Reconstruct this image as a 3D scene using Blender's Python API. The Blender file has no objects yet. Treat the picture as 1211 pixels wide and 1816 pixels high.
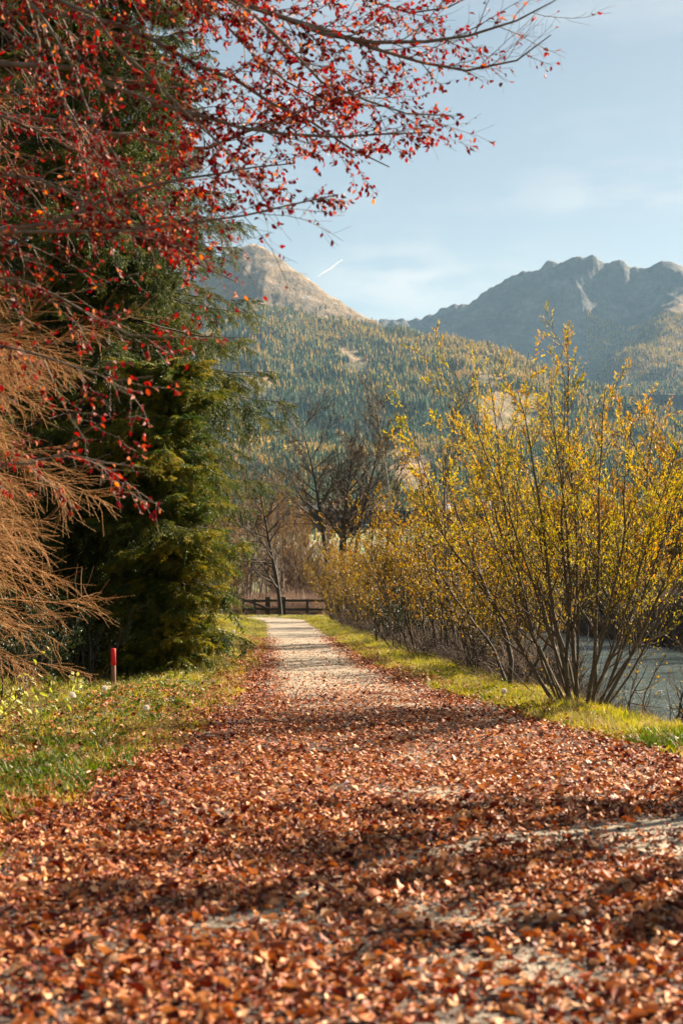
import bpy, math, random
import numpy as np
from mathutils import noise as mn, Vector, Matrix

random.seed(7)
RG = np.random.default_rng(11)
SC = bpy.context.scene
COL = SC.collection
R = math.radians

# ------------------------------------------------------------------ camera, sky, sun, exposure
F, CX, HZ, CH = 2522.0, 605.5, 1055.0, 1.45      # focal length in photo pixels, centre column, horizon row, eye height
cam = bpy.data.cameras.new('camera'); camo = bpy.data.objects.new('camera', cam); COL.objects.link(camo)
camo.location = (0, 0, CH); camo.rotation_euler = (R(90), 0, 0)
cam.sensor_fit = 'VERTICAL'; cam.sensor_height = 36.0; cam.lens = 36.0*F/1816
cam.shift_y = (HZ-908)/1816
cam.clip_start = 0.1; cam.clip_end = 60000
cam.dof.use_dof = True; cam.dof.focus_distance = 24.0; cam.dof.aperture_fstop = 2.8
SC.camera = camo

SUN_AZ, SUN_EL = R(50), R(31)                     # azimuth from +Y towards +X
sd = Vector((math.sin(SUN_AZ)*math.cos(SUN_EL), math.cos(SUN_AZ)*math.cos(SUN_EL), math.sin(SUN_EL)))
sun = bpy.data.lights.new('sun', 'SUN'); suno = bpy.data.objects.new('sun', sun); COL.objects.link(suno)
sun.energy = 5.0; sun.angle = R(0.53); sun.color = (1.0, 0.84, 0.64)
suno.rotation_euler = sd.to_track_quat('Z', 'Y').to_euler()
suno.location = (20, 10, 20)

world = bpy.data.worlds.new('World'); SC.world = world; world.use_nodes = True
wn = world.node_tree; wn.nodes.clear()
def N(t, typ, **kw):
    n = t.nodes.new(typ)
    for k, v in kw.items(): setattr(n, k, v)
    return n
sky = N(wn, 'ShaderNodeTexSky', sky_type='NISHITA', sun_disc=False)
sky.sun_elevation = SUN_EL; sky.sun_rotation = SUN_AZ; sky.altitude = 700
sky.air_density = 1.0; sky.dust_density = 0.6; sky.ozone_density = 1.2
bg = N(wn, 'ShaderNodeBackground'); bg.inputs[1].default_value = 0.05
tc = N(wn, 'ShaderNodeTexCoord')
mp = N(wn, 'ShaderNodeMapping'); mp.inputs['Scale'].default_value = (2.2, 2.2, 9.0); mp.inputs['Rotation'].default_value = (R(6), R(-9), 0)
nz = N(wn, 'ShaderNodeTexNoise'); nz.inputs['Scale'].default_value = 2.3; nz.inputs['Detail'].default_value = 7; nz.inputs['Roughness'].default_value = 0.6
cr = N(wn, 'ShaderNodeValToRGB'); cr.color_ramp.elements[0].position = 0.50; cr.color_ramp.elements[1].position = 0.82
cr.color_ramp.elements[1].color = (0.55, 0.55, 0.55, 1)
mx = N(wn, 'ShaderNodeMixRGB'); mx.inputs[2].default_value = (3.6, 3.7, 3.7, 1)
ds = N(wn, 'ShaderNodeMixRGB', blend_type='MULTIPLY'); ds.inputs[0].default_value = 1.0; ds.inputs[2].default_value = (.76, .63, .48, 1)
out = N(wn, 'ShaderNodeOutputWorld')
L = wn.links.new
L(tc.outputs['Generated'], mp.inputs[0]); L(mp.outputs[0], nz.inputs['Vector']); L(nz.outputs['Fac'], cr.inputs[0])
L(sky.outputs[0], ds.inputs[1]); L(cr.outputs[0], mx.inputs[0]); L(ds.outputs[0], mx.inputs[1])
prev = mx.outputs[0]
for (dx_, dz_, rx_, rz_, am_) in ((.045, .215, .055, .022, .75), (.19, .272, .07, .012, .5), (.235, .262, .10, .006, .35)):   # thin cloud wisps
    q = N(wn, 'ShaderNodeVectorMath', operation='SUBTRACT'); q.inputs[1].default_value = (dx_, .98, dz_); L(tc.outputs['Generated'], q.inputs[0])
    q2 = N(wn, 'ShaderNodeVectorMath', operation='MULTIPLY'); q2.inputs[1].default_value = (1/rx_, .8/rx_, 1/rz_); L(q.outputs[0], q2.inputs[0])
    q3 = N(wn, 'ShaderNodeVectorMath', operation='LENGTH'); L(q2.outputs[0], q3.inputs[0])
    q4 = N(wn, 'ShaderNodeMapRange', interpolation_type='SMOOTHSTEP'); q4.inputs[1].default_value = 1.9; q4.inputs[2].default_value = 0; q4.inputs[3].default_value = 0; q4.inputs[4].default_value = am_; L(q3.outputs['Value'], q4.inputs[0])
    n9 = N(wn, 'ShaderNodeTexNoise'); n9.inputs['Scale'].default_value = 9; n9.inputs['Detail'].default_value = 7; L(mp.outputs[0], n9.inputs['Vector'])
    q5 = N(wn, 'ShaderNodeMapRange'); q5.inputs[1].default_value = .38; q5.inputs[2].default_value = .62; L(n9.outputs['Fac'], q5.inputs[0])
    q6 = N(wn, 'ShaderNodeMath', operation='MULTIPLY'); L(q4.outputs[0], q6.inputs[0]); L(q5.outputs[0], q6.inputs[1])
    q7 = N(wn, 'ShaderNodeMixRGB'); q7.inputs[2].default_value = (4.0, 4.0, 3.9, 1); L(q6.outputs[0], q7.inputs[0]); L(prev, q7.inputs[1]); prev = q7.outputs[0]
L(prev, bg.inputs[0]); L(bg.outputs[0], out.inputs[0])

SC.view_settings.view_transform = 'Standard'; SC.view_settings.look = 'None'
SC.view_settings.gamma = 1; SC.view_settings.use_curve_mapping = False
SC.view_settings.exposure = 2.2
SC.render.engine = 'CYCLES'
cy = SC.cycles
cy.max_bounces = 5; cy.diffuse_bounces = 1; cy.glossy_bounces = 2; cy.transmission_bounces = 3
cy.transparent_max_bounces = 6; cy.volume_bounces = 0; cy.caustics_reflective = False; cy.caustics_refractive = False
cy.sample_clamp_indirect = 4
cy.use_denoising = True
try: cy.denoiser = 'OPENIMAGEDENOISE'; cy.denoising_prefilter = 'ACCURATE'
except Exception: pass

# ------------------------------------------------------------------ helpers
def W(px, py, Y):                                  # the point seen at photo pixel (px, py), Y metres ahead
    return ((px-CX)/F*Y, Y, CH+(HZ-py)/F*Y)
def tag(o, label=None, cat=None, group=None, kind=None):
    if label: o['label'] = label
    if cat: o['category'] = cat
    if group: o['group'] = group
    if kind: o['kind'] = kind
    return o
def empty(name, loc, label, cat, group=None, rz=0.0, sc=1.0):
    o = bpy.data.objects.new(name, None); COL.objects.link(o)
    o.location = loc; o.rotation_euler = (0, 0, rz); o.scale = (sc, sc, sc); o.empty_display_size = 0.2
    return tag(o, label, cat, group)
def copy_tree(src, loc, rz, sc, label, group=None):
    c = src.copy(); COL.objects.link(c); c.location = loc; c.rotation_euler = (0, 0, rz)
    c.scale = (sc, sc, sc) if not isinstance(sc, tuple) else sc
    c['label'] = label
    if group: c['group'] = group
    for ch in src.children:
        k = ch.copy(); COL.objects.link(k); k.parent = c
        for g in ch.children:
            q = g.copy(); COL.objects.link(q); q.parent = k
    return c
def unit(v): return v/np.maximum(np.linalg.norm(v, axis=-1, keepdims=True), 1e-9)

class Acc:                                          # collects faces, builds one mesh
    def __init__(s): s.v = []; s.q = []; s.t = []; s.n = 0; s.a = []
    def add(s, V, Q=None, T=None, rnd=None):
        V = np.asarray(V, float).reshape(-1, 3)
        s.v.append(V)
        if Q is not None and len(Q): s.q.append(np.asarray(Q, np.int64).reshape(-1, 4)+s.n)
        if T is not None and len(T): s.t.append(np.asarray(T, np.int64).reshape(-1, 3)+s.n)
        s.a.append(np.full(len(V), 0.5) if rnd is None else np.broadcast_to(np.asarray(rnd, float).ravel(), (len(V),)))
        s.n += len(V)
    def mesh(s, name, m, smooth=True):
        me = bpy.data.meshes.new(name)
        V = np.concatenate(s.v).astype(np.float32)
        Q = np.concatenate(s.q) if s.q else np.zeros((0, 4), np.int64)
        T = np.concatenate(s.t) if s.t else np.zeros((0, 3), np.int64)
        me.vertices.add(len(V)); me.vertices.foreach_set('co', V.ravel())
        nl = Q.size+T.size
        me.loops.add(nl); me.loops.foreach_set('vertex_index', np.concatenate([Q.ravel(), T.ravel()]).astype(np.int32))
        me.polygons.add(len(Q)+len(T))
        st = np.concatenate([np.arange(len(Q))*4, len(Q)*4+np.arange(len(T))*3]).astype(np.int32)
        me.polygons.foreach_set('loop_start', st)
        if smooth: me.polygons.foreach_set('use_smooth', np.ones(len(st), bool))
        at = me.attributes.new('rnd', 'FLOAT', 'POINT'); at.data.foreach_set('value', np.concatenate(s.a).astype(np.float32))
        me.update(calc_edges=True)
        if m: me.materials.append(m)
        return me
    def build(s, name, m, parent=None, smooth=True):
        o = bpy.data.objects.new(name, s.mesh(name, m, smooth)); COL.objects.link(o)
        if parent: o.parent = parent
        return o

def grow(S, D, Ln, n, wob, up, rng):
    S = np.asarray(S, float); d = unit(np.asarray(D, float)); Ln = np.asarray(Ln, float)
    P = [S]
    up = np.asarray(up, float)
    upv = np.zeros((n, 1)) + up.reshape(-1, 1) if up.size in (1, n) and up.size != len(S) else None
    for i in range(n):
        u = upv[i] if upv is not None else up.reshape(-1)
        d = d+rng.normal(0, wob, d.shape)
        d[:, 2] += u
        d = unit(d)
        P.append(P[-1]+d*(Ln/n)[:, None])
    return np.stack(P, 1)
def taper(r0, r1, n, p=1.0):
    t = np.linspace(0, 1, n+1)[None, :]
    r0 = np.asarray(r0, float).reshape(-1, 1)
    return r0*(1-t)**p+r1*(1-(1-t)**p)
def at(P, Rr, idx, t):
    n = P.shape[1]-1
    x = np.clip(t, 0, .9999)*n; i = x.astype(int); f = (x-i)[:, None]
    a = P[idx, i]; b = P[idx, i+1]
    return a*(1-f)+b*f, unit(b-a), Rr[idx, i]*(1-f[:, 0])+Rr[idx, i+1]*f[:, 0]
def kids(P, Rr, m, t0, t1, ang, av, rng, power=1.0):
    N_ = len(P); idx = np.repeat(np.arange(N_), m)
    t = t0+(t1-t0)*(((np.tile(np.arange(m), N_)+rng.random(N_*m))/m)**power)
    p, T, r = at(P, Rr, idx, t)
    az = rng.normal(size=T.shape); pr = unit(az-T*(az*T).sum(1, keepdims=True))
    a = np.radians(ang+rng.normal(0, av, len(T)))[:, None]
    return p, unit(T*np.cos(a)+pr*np.sin(a)), r, t, idx
def tubes(acc, P, Rr, k=3, rnd=None):
    N_, n, _ = P.shape
    T = np.empty_like(P); T[:, 1:-1] = P[:, 2:]-P[:, :-2]; T[:, 0] = P[:, 1]-P[:, 0]; T[:, -1] = P[:, -1]-P[:, -2]
    T = unit(T)
    ref = np.zeros((N_, 1, 3)); m = unit(P[:, -1]-P[:, 0])
    ref[:, 0] = np.where(np.abs(m[:, 2:3]) > 0.8, [[1., 0, 0]], [[0, 0, 1.]])
    A = unit(np.cross(T, np.broadcast_to(ref, T.shape))); B = np.cross(T, A)
    th = np.arange(k)*2*math.pi/k
    V = P[:, :, None]+Rr[:, :, None, None]*(A[:, :, None]*np.cos(th)[None, None, :, None]+B[:, :, None]*np.sin(th)[None, None, :, None])
    base = np.arange(N_)[:, None, None]*n*k; i = np.arange(n-1)[None, :, None]*k; j = np.arange(k)[None, None, :]; j2 = (j+1) % k
    Q = np.stack([base+i+j, base+i+j2, base+i+k+j2, base+i+k+j], -1)
    acc.add(V, Q, None, None if rnd is None else np.repeat(rnd, n*k))
def frames(X, rng, up=None, roll=1.0):
    X = unit(X); a = rng.normal(size=X.shape)*roll
    if up is not None: a = a+np.asarray(up)
    Z = unit(a-X*(a*X).sum(1, keepdims=True)); Y = np.cross(Z, X)
    return np.stack([X, Y, Z], -1)                  # columns
# leaf templates, 1 long along x
def leaf_tpl(w=.6, fold=.12, curl=.1):
    V = np.array([[0, 0, 0], [.28, w*.42, fold-curl*.2], [.66, w*.40, fold-curl*.1], [1, 0, -curl], [.66, -w*.40, fold-curl*.1], [.28, -w*.42, fold-curl*.2], [.47, 0, 0]])
    return V, np.array([[0, 6, 2, 1], [0, 5, 4, 6]]), np.array([[6, 3, 2], [6, 4, 3]])
BEECH = leaf_tpl(.64, .14, .16)
CURLED = leaf_tpl(.62, .34, -.18)
CUPPED = leaf_tpl(.56, .22, .32)
def quad_tpl(w, f=.05): return np.array([[0, 0, 0], [.5, w/2, f], [1, 0, 0], [.5, -w/2, f]]), np.array([[0, 3, 2, 1]]), np.zeros((0, 3), int)
def leaves(acc, P, M, S, tpl, rnd):
    V, Q, T = tpl; n = len(P)
    if n == 0: return
    VV = np.einsum('nij,kj->nki', M, V)*np.asarray(S).reshape(-1, 1, 1)+P[:, None]
    off = np.arange(n)[:, None, None]*len(V)
    acc.add(VV, (Q[None]+off).reshape(-1, 4), (T[None]+off).reshape(-1, 3) if len(T) else None, np.repeat(rnd, len(V)))
def topx(P): return CX+P[:, 0]/P[:, 1]*F, HZ-(P[:, 2]-CH)/P[:, 1]*F
def euler(M):
    ry = np.arcsin(np.clip(-M[:, 2, 0], -1, 1)); rx = np.arctan2(M[:, 2, 1], M[:, 2, 2]); rz = np.arctan2(M[:, 1, 0], M[:, 0, 0])
    return np.stack([rx, ry, rz], 1)
def leaf_parts(name, parent, tpl, mat_, P, M, S, rnd, levels=6):
    """large leaves, one object each, sharing a few meshes; parent sits at identity scale"""
    ms = []
    for k in range(levels):
        a = Acc(); a.add(tpl[0], tpl[1], tpl[2], (k+.5)/levels); ms.append(a.mesh(name, mat_))
    inv = parent.matrix_world.inverted() if parent.matrix_world else Matrix()
    pl = Vector(parent.location)
    for p, m, s, r in zip(P, M, S, rnd):
        o = bpy.data.objects.new(name, ms[min(levels-1, int(r*levels))]); COL.objects.link(o); o.parent = parent
        mm = Matrix([list(m[0]), list(m[1]), list(m[2])]).to_4x4()
        o.matrix_local = Matrix.Translation(Vector(p)-pl) @ mm @ Matrix.Scale(s, 4)

def scatter(name, pts, eul, scl, protos, parent=None, pid=None):
    """one object whose points carry instances of the prototype meshes (stuff)"""
    me = bpy.data.meshes.new(name); n = len(pts)
    me.vertices.add(n); me.vertices.foreach_set('co', np.asarray(pts, np.float32).ravel())
    a = me.attributes.new('rot', 'FLOAT_VECTOR', 'POINT'); a.data.foreach_set('vector', np.asarray(eul, np.float32).ravel())
    a = me.attributes.new('scl', 'FLOAT', 'POINT'); a.data.foreach_set('value', np.asarray(scl, np.float32).ravel())
    if pid is None: pid = RG.integers(0, len(protos), n)
    a = me.attributes.new('pid', 'INT', 'POINT'); a.data.foreach_set('value', np.asarray(pid, np.int32))
    o = bpy.data.objects.new(name, me); COL.objects.link(o)
    if parent: o.parent = parent
    pc = bpy.data.collections.new(name+'_kinds')
    for i, pm in enumerate(protos):
        pc.objects.link(bpy.data.objects.new('%s_%02d' % (name, i), pm))
    ng = bpy.data.node_groups.new(name, 'GeometryNodeTree')
    ng.interface.new_socket('Geometry', in_out='INPUT', socket_type='NodeSocketGeometry')
    ng.interface.new_socket('Geometry', in_out='OUTPUT', socket_type='NodeSocketGeometry')
    gi = N(ng, 'NodeGroupInput'); go = N(ng, 'NodeGroupOutput'); ip = N(ng, 'GeometryNodeInstanceOnPoints')
    ci = N(ng, 'GeometryNodeCollectionInfo'); ci.inputs[0].default_value = pc; ci.inputs['Separate Children'].default_value = True
    ci.inputs['Reset Children'].default_value = True
    ip.inputs['Pick Instance'].default_value = True
    def na(t, nm): q = N(ng, 'GeometryNodeInputNamedAttribute', data_type=t); q.inputs[0].default_value = nm; return q.outputs[0]
    l = ng.links.new
    l(gi.outputs[0], ip.inputs['Points']); l(ci.outputs[0], ip.inputs['Instance'])
    l(na('INT', 'pid'), ip.inputs['Instance Index']); l(na('FLOAT_VECTOR', 'rot'), ip.inputs['Rotation']); l(na('FLOAT', 'scl'), ip.inputs['Scale'])
    l(ip.outputs[0], go.inputs[0])
    md = o.modifiers.new('scatter', 'NODES'); md.node_group = ng
    o['kind'] = 'stuff'
    return o

# ------------------------------------------------------------------ materials
def newmat(name):
    m = bpy.data.materials.new(name); m.use_nodes = True; t = m.node_tree; t.nodes.clear()
    return m, t, t.links.new
def ramp(t, cols, pos=None):
    r = N(t, 'ShaderNodeValToRGB'); e = r.color_ramp.elements
    pos = pos or [i/(len(cols)-1) for i in range(len(cols))]
    while len(e) < len(cols): e.new(0.5)
    for i, c in enumerate(cols): e[i].position = pos[i]; e[i].color = (*c, 1)
    return r
def leafmat(name, cols, trans=.4, rough=.55, inst=False, pos=None, spec=.35, nscale=None, tcol=1.0):
    m, t, l = newmat(name)
    if inst: src = N(t, 'ShaderNodeObjectInfo').outputs['Random']
    else: a = N(t, 'ShaderNodeAttribute', attribute_name='rnd'); src = a.outputs['Fac']
    if nscale:
        g = N(t, 'ShaderNodeTexNoise'); g.inputs['Scale'].default_value = nscale; g.inputs['Detail'].default_value = 3
        gg = N(t, 'ShaderNodeNewGeometry'); l(gg.outputs['Position'], g.inputs['Vector'])
        ad = N(t, 'ShaderNodeMath', operation='MULTIPLY_ADD'); ad.inputs[1].default_value = 1.5; ad.inputs[2].default_value = -.75
        l(g.outputs['Fac'], ad.inputs[0]); a2 = N(t, 'ShaderNodeMath', operation='ADD', use_clamp=True); l(ad.outputs[0], a2.inputs[0]); l(src, a2.inputs[1]); src = a2.outputs[0]
    r = ramp(t, cols, pos); l(src, r.inputs[0])
    p = N(t, 'ShaderNodeBsdfPrincipled'); p.inputs['Roughness'].default_value = rough; p.inputs['Specular IOR Level'].default_value = spec
    l(r.outputs[0], p.inputs['Base Color'])
    tr = N(t, 'ShaderNodeBsdfTranslucent')
    hs = N(t, 'ShaderNodeHueSaturation'); hs.inputs['Saturation'].default_value = 1.15; hs.inputs['Value'].default_value = tcol
    l(r.outputs[0], hs.inputs['Color']); l(hs.outputs[0], tr.inputs[0])
    mx_ = N(t, 'ShaderNodeMixShader'); mx_.inputs[0].default_value = trans
    o = N(t, 'ShaderNodeOutputMaterial'); l(p.outputs[0], mx_.inputs[1]); l(tr.outputs[0], mx_.inputs[2]); l(mx_.outputs[0], o.inputs[0])
    return m
def surf(name, cols, scale=8, rough=.85, detail=6, bump=.0, bscale=None, pos=None, spec=.3, coord='Object', stretch=None, metal=0):
    m, t, l = newmat(name)
    c = N(t, 'ShaderNodeTexCoord'); v = c.outputs[coord]
    if coord == 'World': v = N(t, 'ShaderNodeNewGeometry').outputs['Position']
    if stretch: q = N(t, 'ShaderNodeMapping'); q.inputs['Scale'].default_value = stretch; l(v, q.inputs[0]); v = q.outputs[0]
    n = N(t, 'ShaderNodeTexNoise'); n.inputs['Scale'].default_value = scale; n.inputs['Detail'].default_value = detail; n.inputs['Roughness'].default_value = .65
    l(v, n.inputs['Vector'])
    r = ramp(t, cols, pos or [.3+.4*i/(len(cols)-1) for i in range(len(cols))]); l(n.outputs['Fac'], r.inputs[0])
    p = N(t, 'ShaderNodeBsdfPrincipled'); p.inputs['Roughness'].default_value = rough; p.inputs['Specular IOR Level'].default_value = spec
    l(r.outputs[0], p.inputs['Base Color'])
    if bump:
        n2 = N(t, 'ShaderNodeTexNoise'); n2.inputs['Scale'].default_value = bscale or scale*3; n2.inputs['Detail'].default_value = 5; l(v, n2.inputs['Vector'])
        b = N(t, 'ShaderNodeBump'); b.inputs['Strength'].default_value = .8; b.inputs['Distance'].default_value = bump
        l(n2.outputs['Fac'], b.inputs['Height']); l(b.outputs[0], p.inputs['Normal'])
    o = N(t, 'ShaderNodeOutputMaterial'); l(p.outputs[0], o.inputs[0])
    return m

M_bark_dark = surf('bark_dark', [(.035, .027, .02), (.09, .07, .052)], 14, bump=.006)
M_bark_beech = surf('bark_beech', [(.10, .075, .055), (.24, .19, .15)], 10, bump=.004)
M_bark_willow = surf('bark_willow', [(.055, .04, .025), (.16, .12, .075)], 16, bump=.006)
M_bark_pale = surf('bark_pale', [(.16, .11, .08), (.32, .24, .19)], 10, bump=.006)
M_bark_birch = surf('bark_birch', [(.07, .05, .045), (.32, .27, .24), (.42, .38, .34)], 7, bump=.003)
M_twig_tan = surf('twig_tan', [(.19, .082, .025), (.46, .235, .08)], 3)
M_twig_grey = surf('twig_grey', [(.10, .065, .045), (.22, .15, .105)], 3)
M_twig_pink = surf('twig_pink', [(.22, .13, .09), (.40, .27, .19)], 3)
M_twig_dark = surf('twig_dark', [(.035, .025, .018), (.10, .07, .05)], 3)
M_beech_leaf = leafmat('beech_leaf', [(.065, .004, .006), (.19, .010, .011), (.29, .024, .018), (.46, .19, .11), (.70, .18, .012)], .38, .6, pos=[0, .35, .7, .93, 1], spec=.22, tcol=1.25)
M_fallen = leafmat('fallen_leaf', [(.03, .005, .005), (.12, .016, .010), (.36, .10, .036), (.58, .26, .115), (.70, .43, .24)], .16, .6, pos=[0, .26, .50, .76, 1], spec=.22)
M_willow_leaf = leafmat('willow_leaf', [(.14, .15, .025), (.34, .28, .035), (.52, .36, .045), (.50, .20, .03)], .5, .6, pos=[0, .3, .72, 1], spec=.2, nscale=.8, tcol=1.15)
M_bush_leaf = leafmat('bush_leaf', [(.055, .045, .012), (.19, .12, .02), (.44, .27, .035), (.26, .10, .03)], .42, .6, pos=[0, .35, .75, 1], spec=.4, nscale=.35, tcol=1.1)
M_ybrown_leaf = leafmat('riverside_leaf', [(.18, .14, .02), (.38, .20, .02), (.50, .24, .02)], .45, .5, nscale=.2)
M_needle = leafmat('spruce_needle', [(.020, .042, .005), (.065, .09, .008), (.20, .18, .016)], .34, .5, inst=True, nscale=.5, spec=.4)
M_needle_y = leafmat('young_spruce_needle', [(.04, .08, .010), (.13, .15, .012), (.36, .27, .018)], .38, .5, inst=True, nscale=.9, spec=.4)
M_grass = leafmat('grass_blade', [(.08, .11, .010), (.24, .245, .016), (.40, .35, .03), (.46, .36, .12)], .45, .5, inst=True, nscale=.8, pos=[0, .4, .75, 1], tcol=1.2)
M_grass_dry = leafmat('dry_grass', [(.16, .11, .04), (.30, .22, .09), (.38, .30, .14)], .35, .6, inst=True, nscale=.8)
M_pale_leaf = leafmat('pale_leaf', [(.25, .30, .05), (.5, .48, .1), (.6, .6, .3)], .5, .5)
M_weed = leafmat('weed_leaf', [(.04, .075, .012), (.10, .13, .02), (.20, .19, .04)], .4, .5, inst=True)
M_wood_old = surf('weathered_wood', [(.035, .025, .018), (.10, .075, .055)], 9, bump=.004, stretch=(1, 1, 6))
M_stake = surf('stake_wood', [(.20, .09, .05), (.34, .17, .10)], 14, bump=.002, stretch=(3, 3, .5))
M_redpaint = surf('red_paint', [(.75, .012, .02), (.85, .03, .03)], 20, rough=.5)
M_gravel = surf('gravel_stone', [(.12, .10, .08), (.42, .36, .29)], 25, bump=.002)
M_seed = leafmat('seed_down', [(.7, .64, .56), (.8, .76, .7)], .5, .7)
M_stem = leafmat('flower_stem', [(.30, .22, .08), (.34, .16, .08)], .3, .6)

# ------------------------------------------------------------------ the ground
def ip(tab):
    a = np.array(tab, float)
    return lambda y: np.interp(y, a[:, 0], a[:, 1])
XL = ip([(-20, -2.6), (4, -2.3), (10, -1.95), (17, -1.5), (22, -1.55), (34, -2.0), (48, -2.7), (66, -3.6), (81, -4.6), (92, -8), (100, -16), (120, -60)])
XR = ip([(-20, 9), (4, 5.2), (9, 3.9), (12.8, 3.0), (18.75, 1.95), (26, 1.0), (34.8, .45), (50, -.4), (66, -1.25), (81, -2.0), (88, -3.4), (94, -9), (110, -50)])
XB = ip([(-20, 14), (4, 6.6), (9, 5.0), (12, 4.0), (14.3, 3.65), (18.3, 3.1), (27, 2.45), (38.5, 1.6), (60, .4), (90, -.6), (110, -1.4), (160, -5), (230, -14)])
def sm(a, b, x): t = np.clip((x-a)/(b-a), 0, 1); return t*t*(3-2*t)
def gz(x, y):
    x = np.asarray(x, float); y = np.asarray(y, float)
    u = x-XB(y); fade = 1-sm(150, 230, y)
    z = (.10+.12*sm(26, 40, y))*sm(.1, 1.3, XL(y)-x)*sm(6, 16, y)*(1-.9*sm(1.3, 2.1, XL(y)-x)*(1-sm(26, 34, y)))+.20*sm(3.2, 6, XL(y)-x)
    z += .05*sm(0, .9, x-XR(y))*(y > 0)
    ch = sm(-.1, 2.0, u)*(1-sm(16.5, 19.0, u))
    z -= ch*fade*2.3
    z += .45*sm(17, 20, u)*fade
    z += .045*np.sin(x*1.7+y*.31)*np.sin(y*.83+x*.4)*(sm(0, .6, XL(y)-x)+sm(0, .4, x-XR(y))*(u < 0))
    r = np.clip(y-240, 0, 1400); z += r**1.35*.0058
    return z
def axis(parts):
    o = []
    for a, b, st in parts: o += list(np.arange(a, b, st))
    return np.array(o+[parts[-1][1]])
xs = axis([(-9000, -1500, 500), (-1500, -300, 100), (-300, -60, 20), (-60, -14, 3), (-14, -6, .6), (-6, 9, .22), (9, 26, .6), (26, 60, 3), (60, 300, 20), (300, 1500, 100), (1500, 9000, 500)])
ys = axis([(-2500, -300, 200), (-300, -20, 20), (-20, 3, 1), (3, 30, .35), (30, 110, .9), (110, 240, 5), (240, 1700, 30), (1700, 9000, 500)])
X, Y = np.meshgrid(xs, ys); Z = gz(X, Y)
nx, ny = len(xs), len(ys)
i, j = np.meshgrid(np.arange(nx-1), np.arange(ny-1)); b0 = (j*nx+i).ravel()
GQ = np.stack([b0, b0+1, b0+nx+1, b0+nx], 1)
m, t, l = newmat('ground_soil')
g = N(t, 'ShaderNodeNewGeometry'); n1 = N(t, 'ShaderNodeTexNoise'); n1.inputs['Scale'].default_value = 1.4; n1.inputs['Detail'].default_value = 8
n2 = N(t, 'ShaderNodeTexNoise'); n2.inputs['Scale'].default_value = .006; n2.inputs['Detail'].default_value = 5
l(g.outputs['Position'], n1.inputs['Vector']); l(g.outputs['Position'], n2.inputs['Vector'])
r1 = ramp(t, [(.03, .032, .012), (.065, .07, .018), (.10, .06, .03)], [.35, .52, .68]); l(n1.outputs['Fac'], r1.inputs[0])
r2 = ramp(t, [(.05, .075, .02), (.16, .19, .045), (.20, .16, .07)], [.38, .5, .62]); l(n2.outputs['Fac'], r2.inputs[0])
sp = N(t, 'ShaderNodeSeparateXYZ'); l(g.outputs['Position'], sp.inputs[0])
mr = N(t, 'ShaderNodeMapRange'); mr.inputs[1].default_value = 130; mr.inputs[2].default_value = 300; l(sp.outputs['Y'], mr.inputs[0])
mxx = N(t, 'ShaderNodeMixRGB'); l(mr.outputs[0], mxx.inputs[0]); l(r1.outputs[0], mxx.inputs[1]); l(r2.outputs[0], mxx.inputs[2])
p = N(t, 'ShaderNodeBsdfPrincipled'); p.inputs['Roughness'].default_value = .9; l(mxx.outputs[0], p.inputs['Base Color'])
bp = N(t, 'ShaderNodeBump'); bp.inputs['Distance'].default_value = .03; n3 = N(t, 'ShaderNodeTexNoise'); n3.inputs['Scale'].default_value = 30; n3.inputs['Detail'].default_value = 6
l(g.outputs['Position'], n3.inputs['Vector']); l(n3.outputs['Fac'], bp.inputs['Height']); l(bp.outputs[0], p.inputs['Normal'])
o = N(t, 'ShaderNodeOutputMaterial'); l(p.outputs[0], o.inputs[0])
a = Acc(); a.add(np.stack([X, Y, Z], -1), GQ); ground = a.build('ground', m); tag(ground, kind='structure')

# where the leaves lie
def bare(x, y):                                  # swept strip and patches with little litter
    d = np.abs((y-5.3)-(x+1.1)*1.02*np.where(x < .2, .95, .8)+.0)
    line = np.exp(-((y-np.interp(x, [-1.4, -.3, .1, .85, 2.1, 4], [5.0, 6.5, 7.5, 8.2, 8.95, 9.9]))/np.interp(x, [-1, 1, 2.2], [.16, .24, .50]))**2)*np.interp(x, [-1, .2, 1.5], [.55, .8, .95])
    pt = np.exp(-(((x-.72)/.32)**2+((y-5.5)/.28)**2))*.75+np.exp(-(((x+.15)/.35)**2+((y-6.3)/.2)**2))*.5+np.exp(-(((x-2.3)/.6)**2+((y-7.9)/.4)**2))*.8
    return np.clip(line+pt, 0, .97)
def litter(n, y0, y1, x0, x1, dens):
    x = RG.uniform(x0, x1, n); y = RG.uniform(y0, y1, n); k = RG.random(n) < dens(x, y); return x[k], y[k]
noi = lambda x, y, s, q: np.array([mn.fractal(Vector((a_*s, b_*s, q)), .7, 2, 3) for a_, b_ in zip(np.ravel(x), np.ravel(y))]).reshape(np.shape(x))
def dens(x, y):
    mid = (XL(y)+XR(y))/2; hw = (XR(y)-XL(y))/2; e_ = np.abs(x-mid)/hw
    f = 1-sm(11, 27, y)*(1-sm(.40, 1.0, e_))*.93                      # centre of the path clears with distance
    f *= 1-.80*sm(20, 60, y)
    outL = XL(y)-x; outR = x-XR(y)
    f *= 1-.95*sm(-.05, .9, outL)*(1-.42*(1-sm(1.4, 3.2, outL))*(1-sm(16, 24, y)))
    f *= 1-sm(-.1, .55, outR)*.94
    f *= 1-bare(x, y)
    return np.clip(f*(.92+.7*noi(x, y, .9, 1.)), .012, 1)
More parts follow.
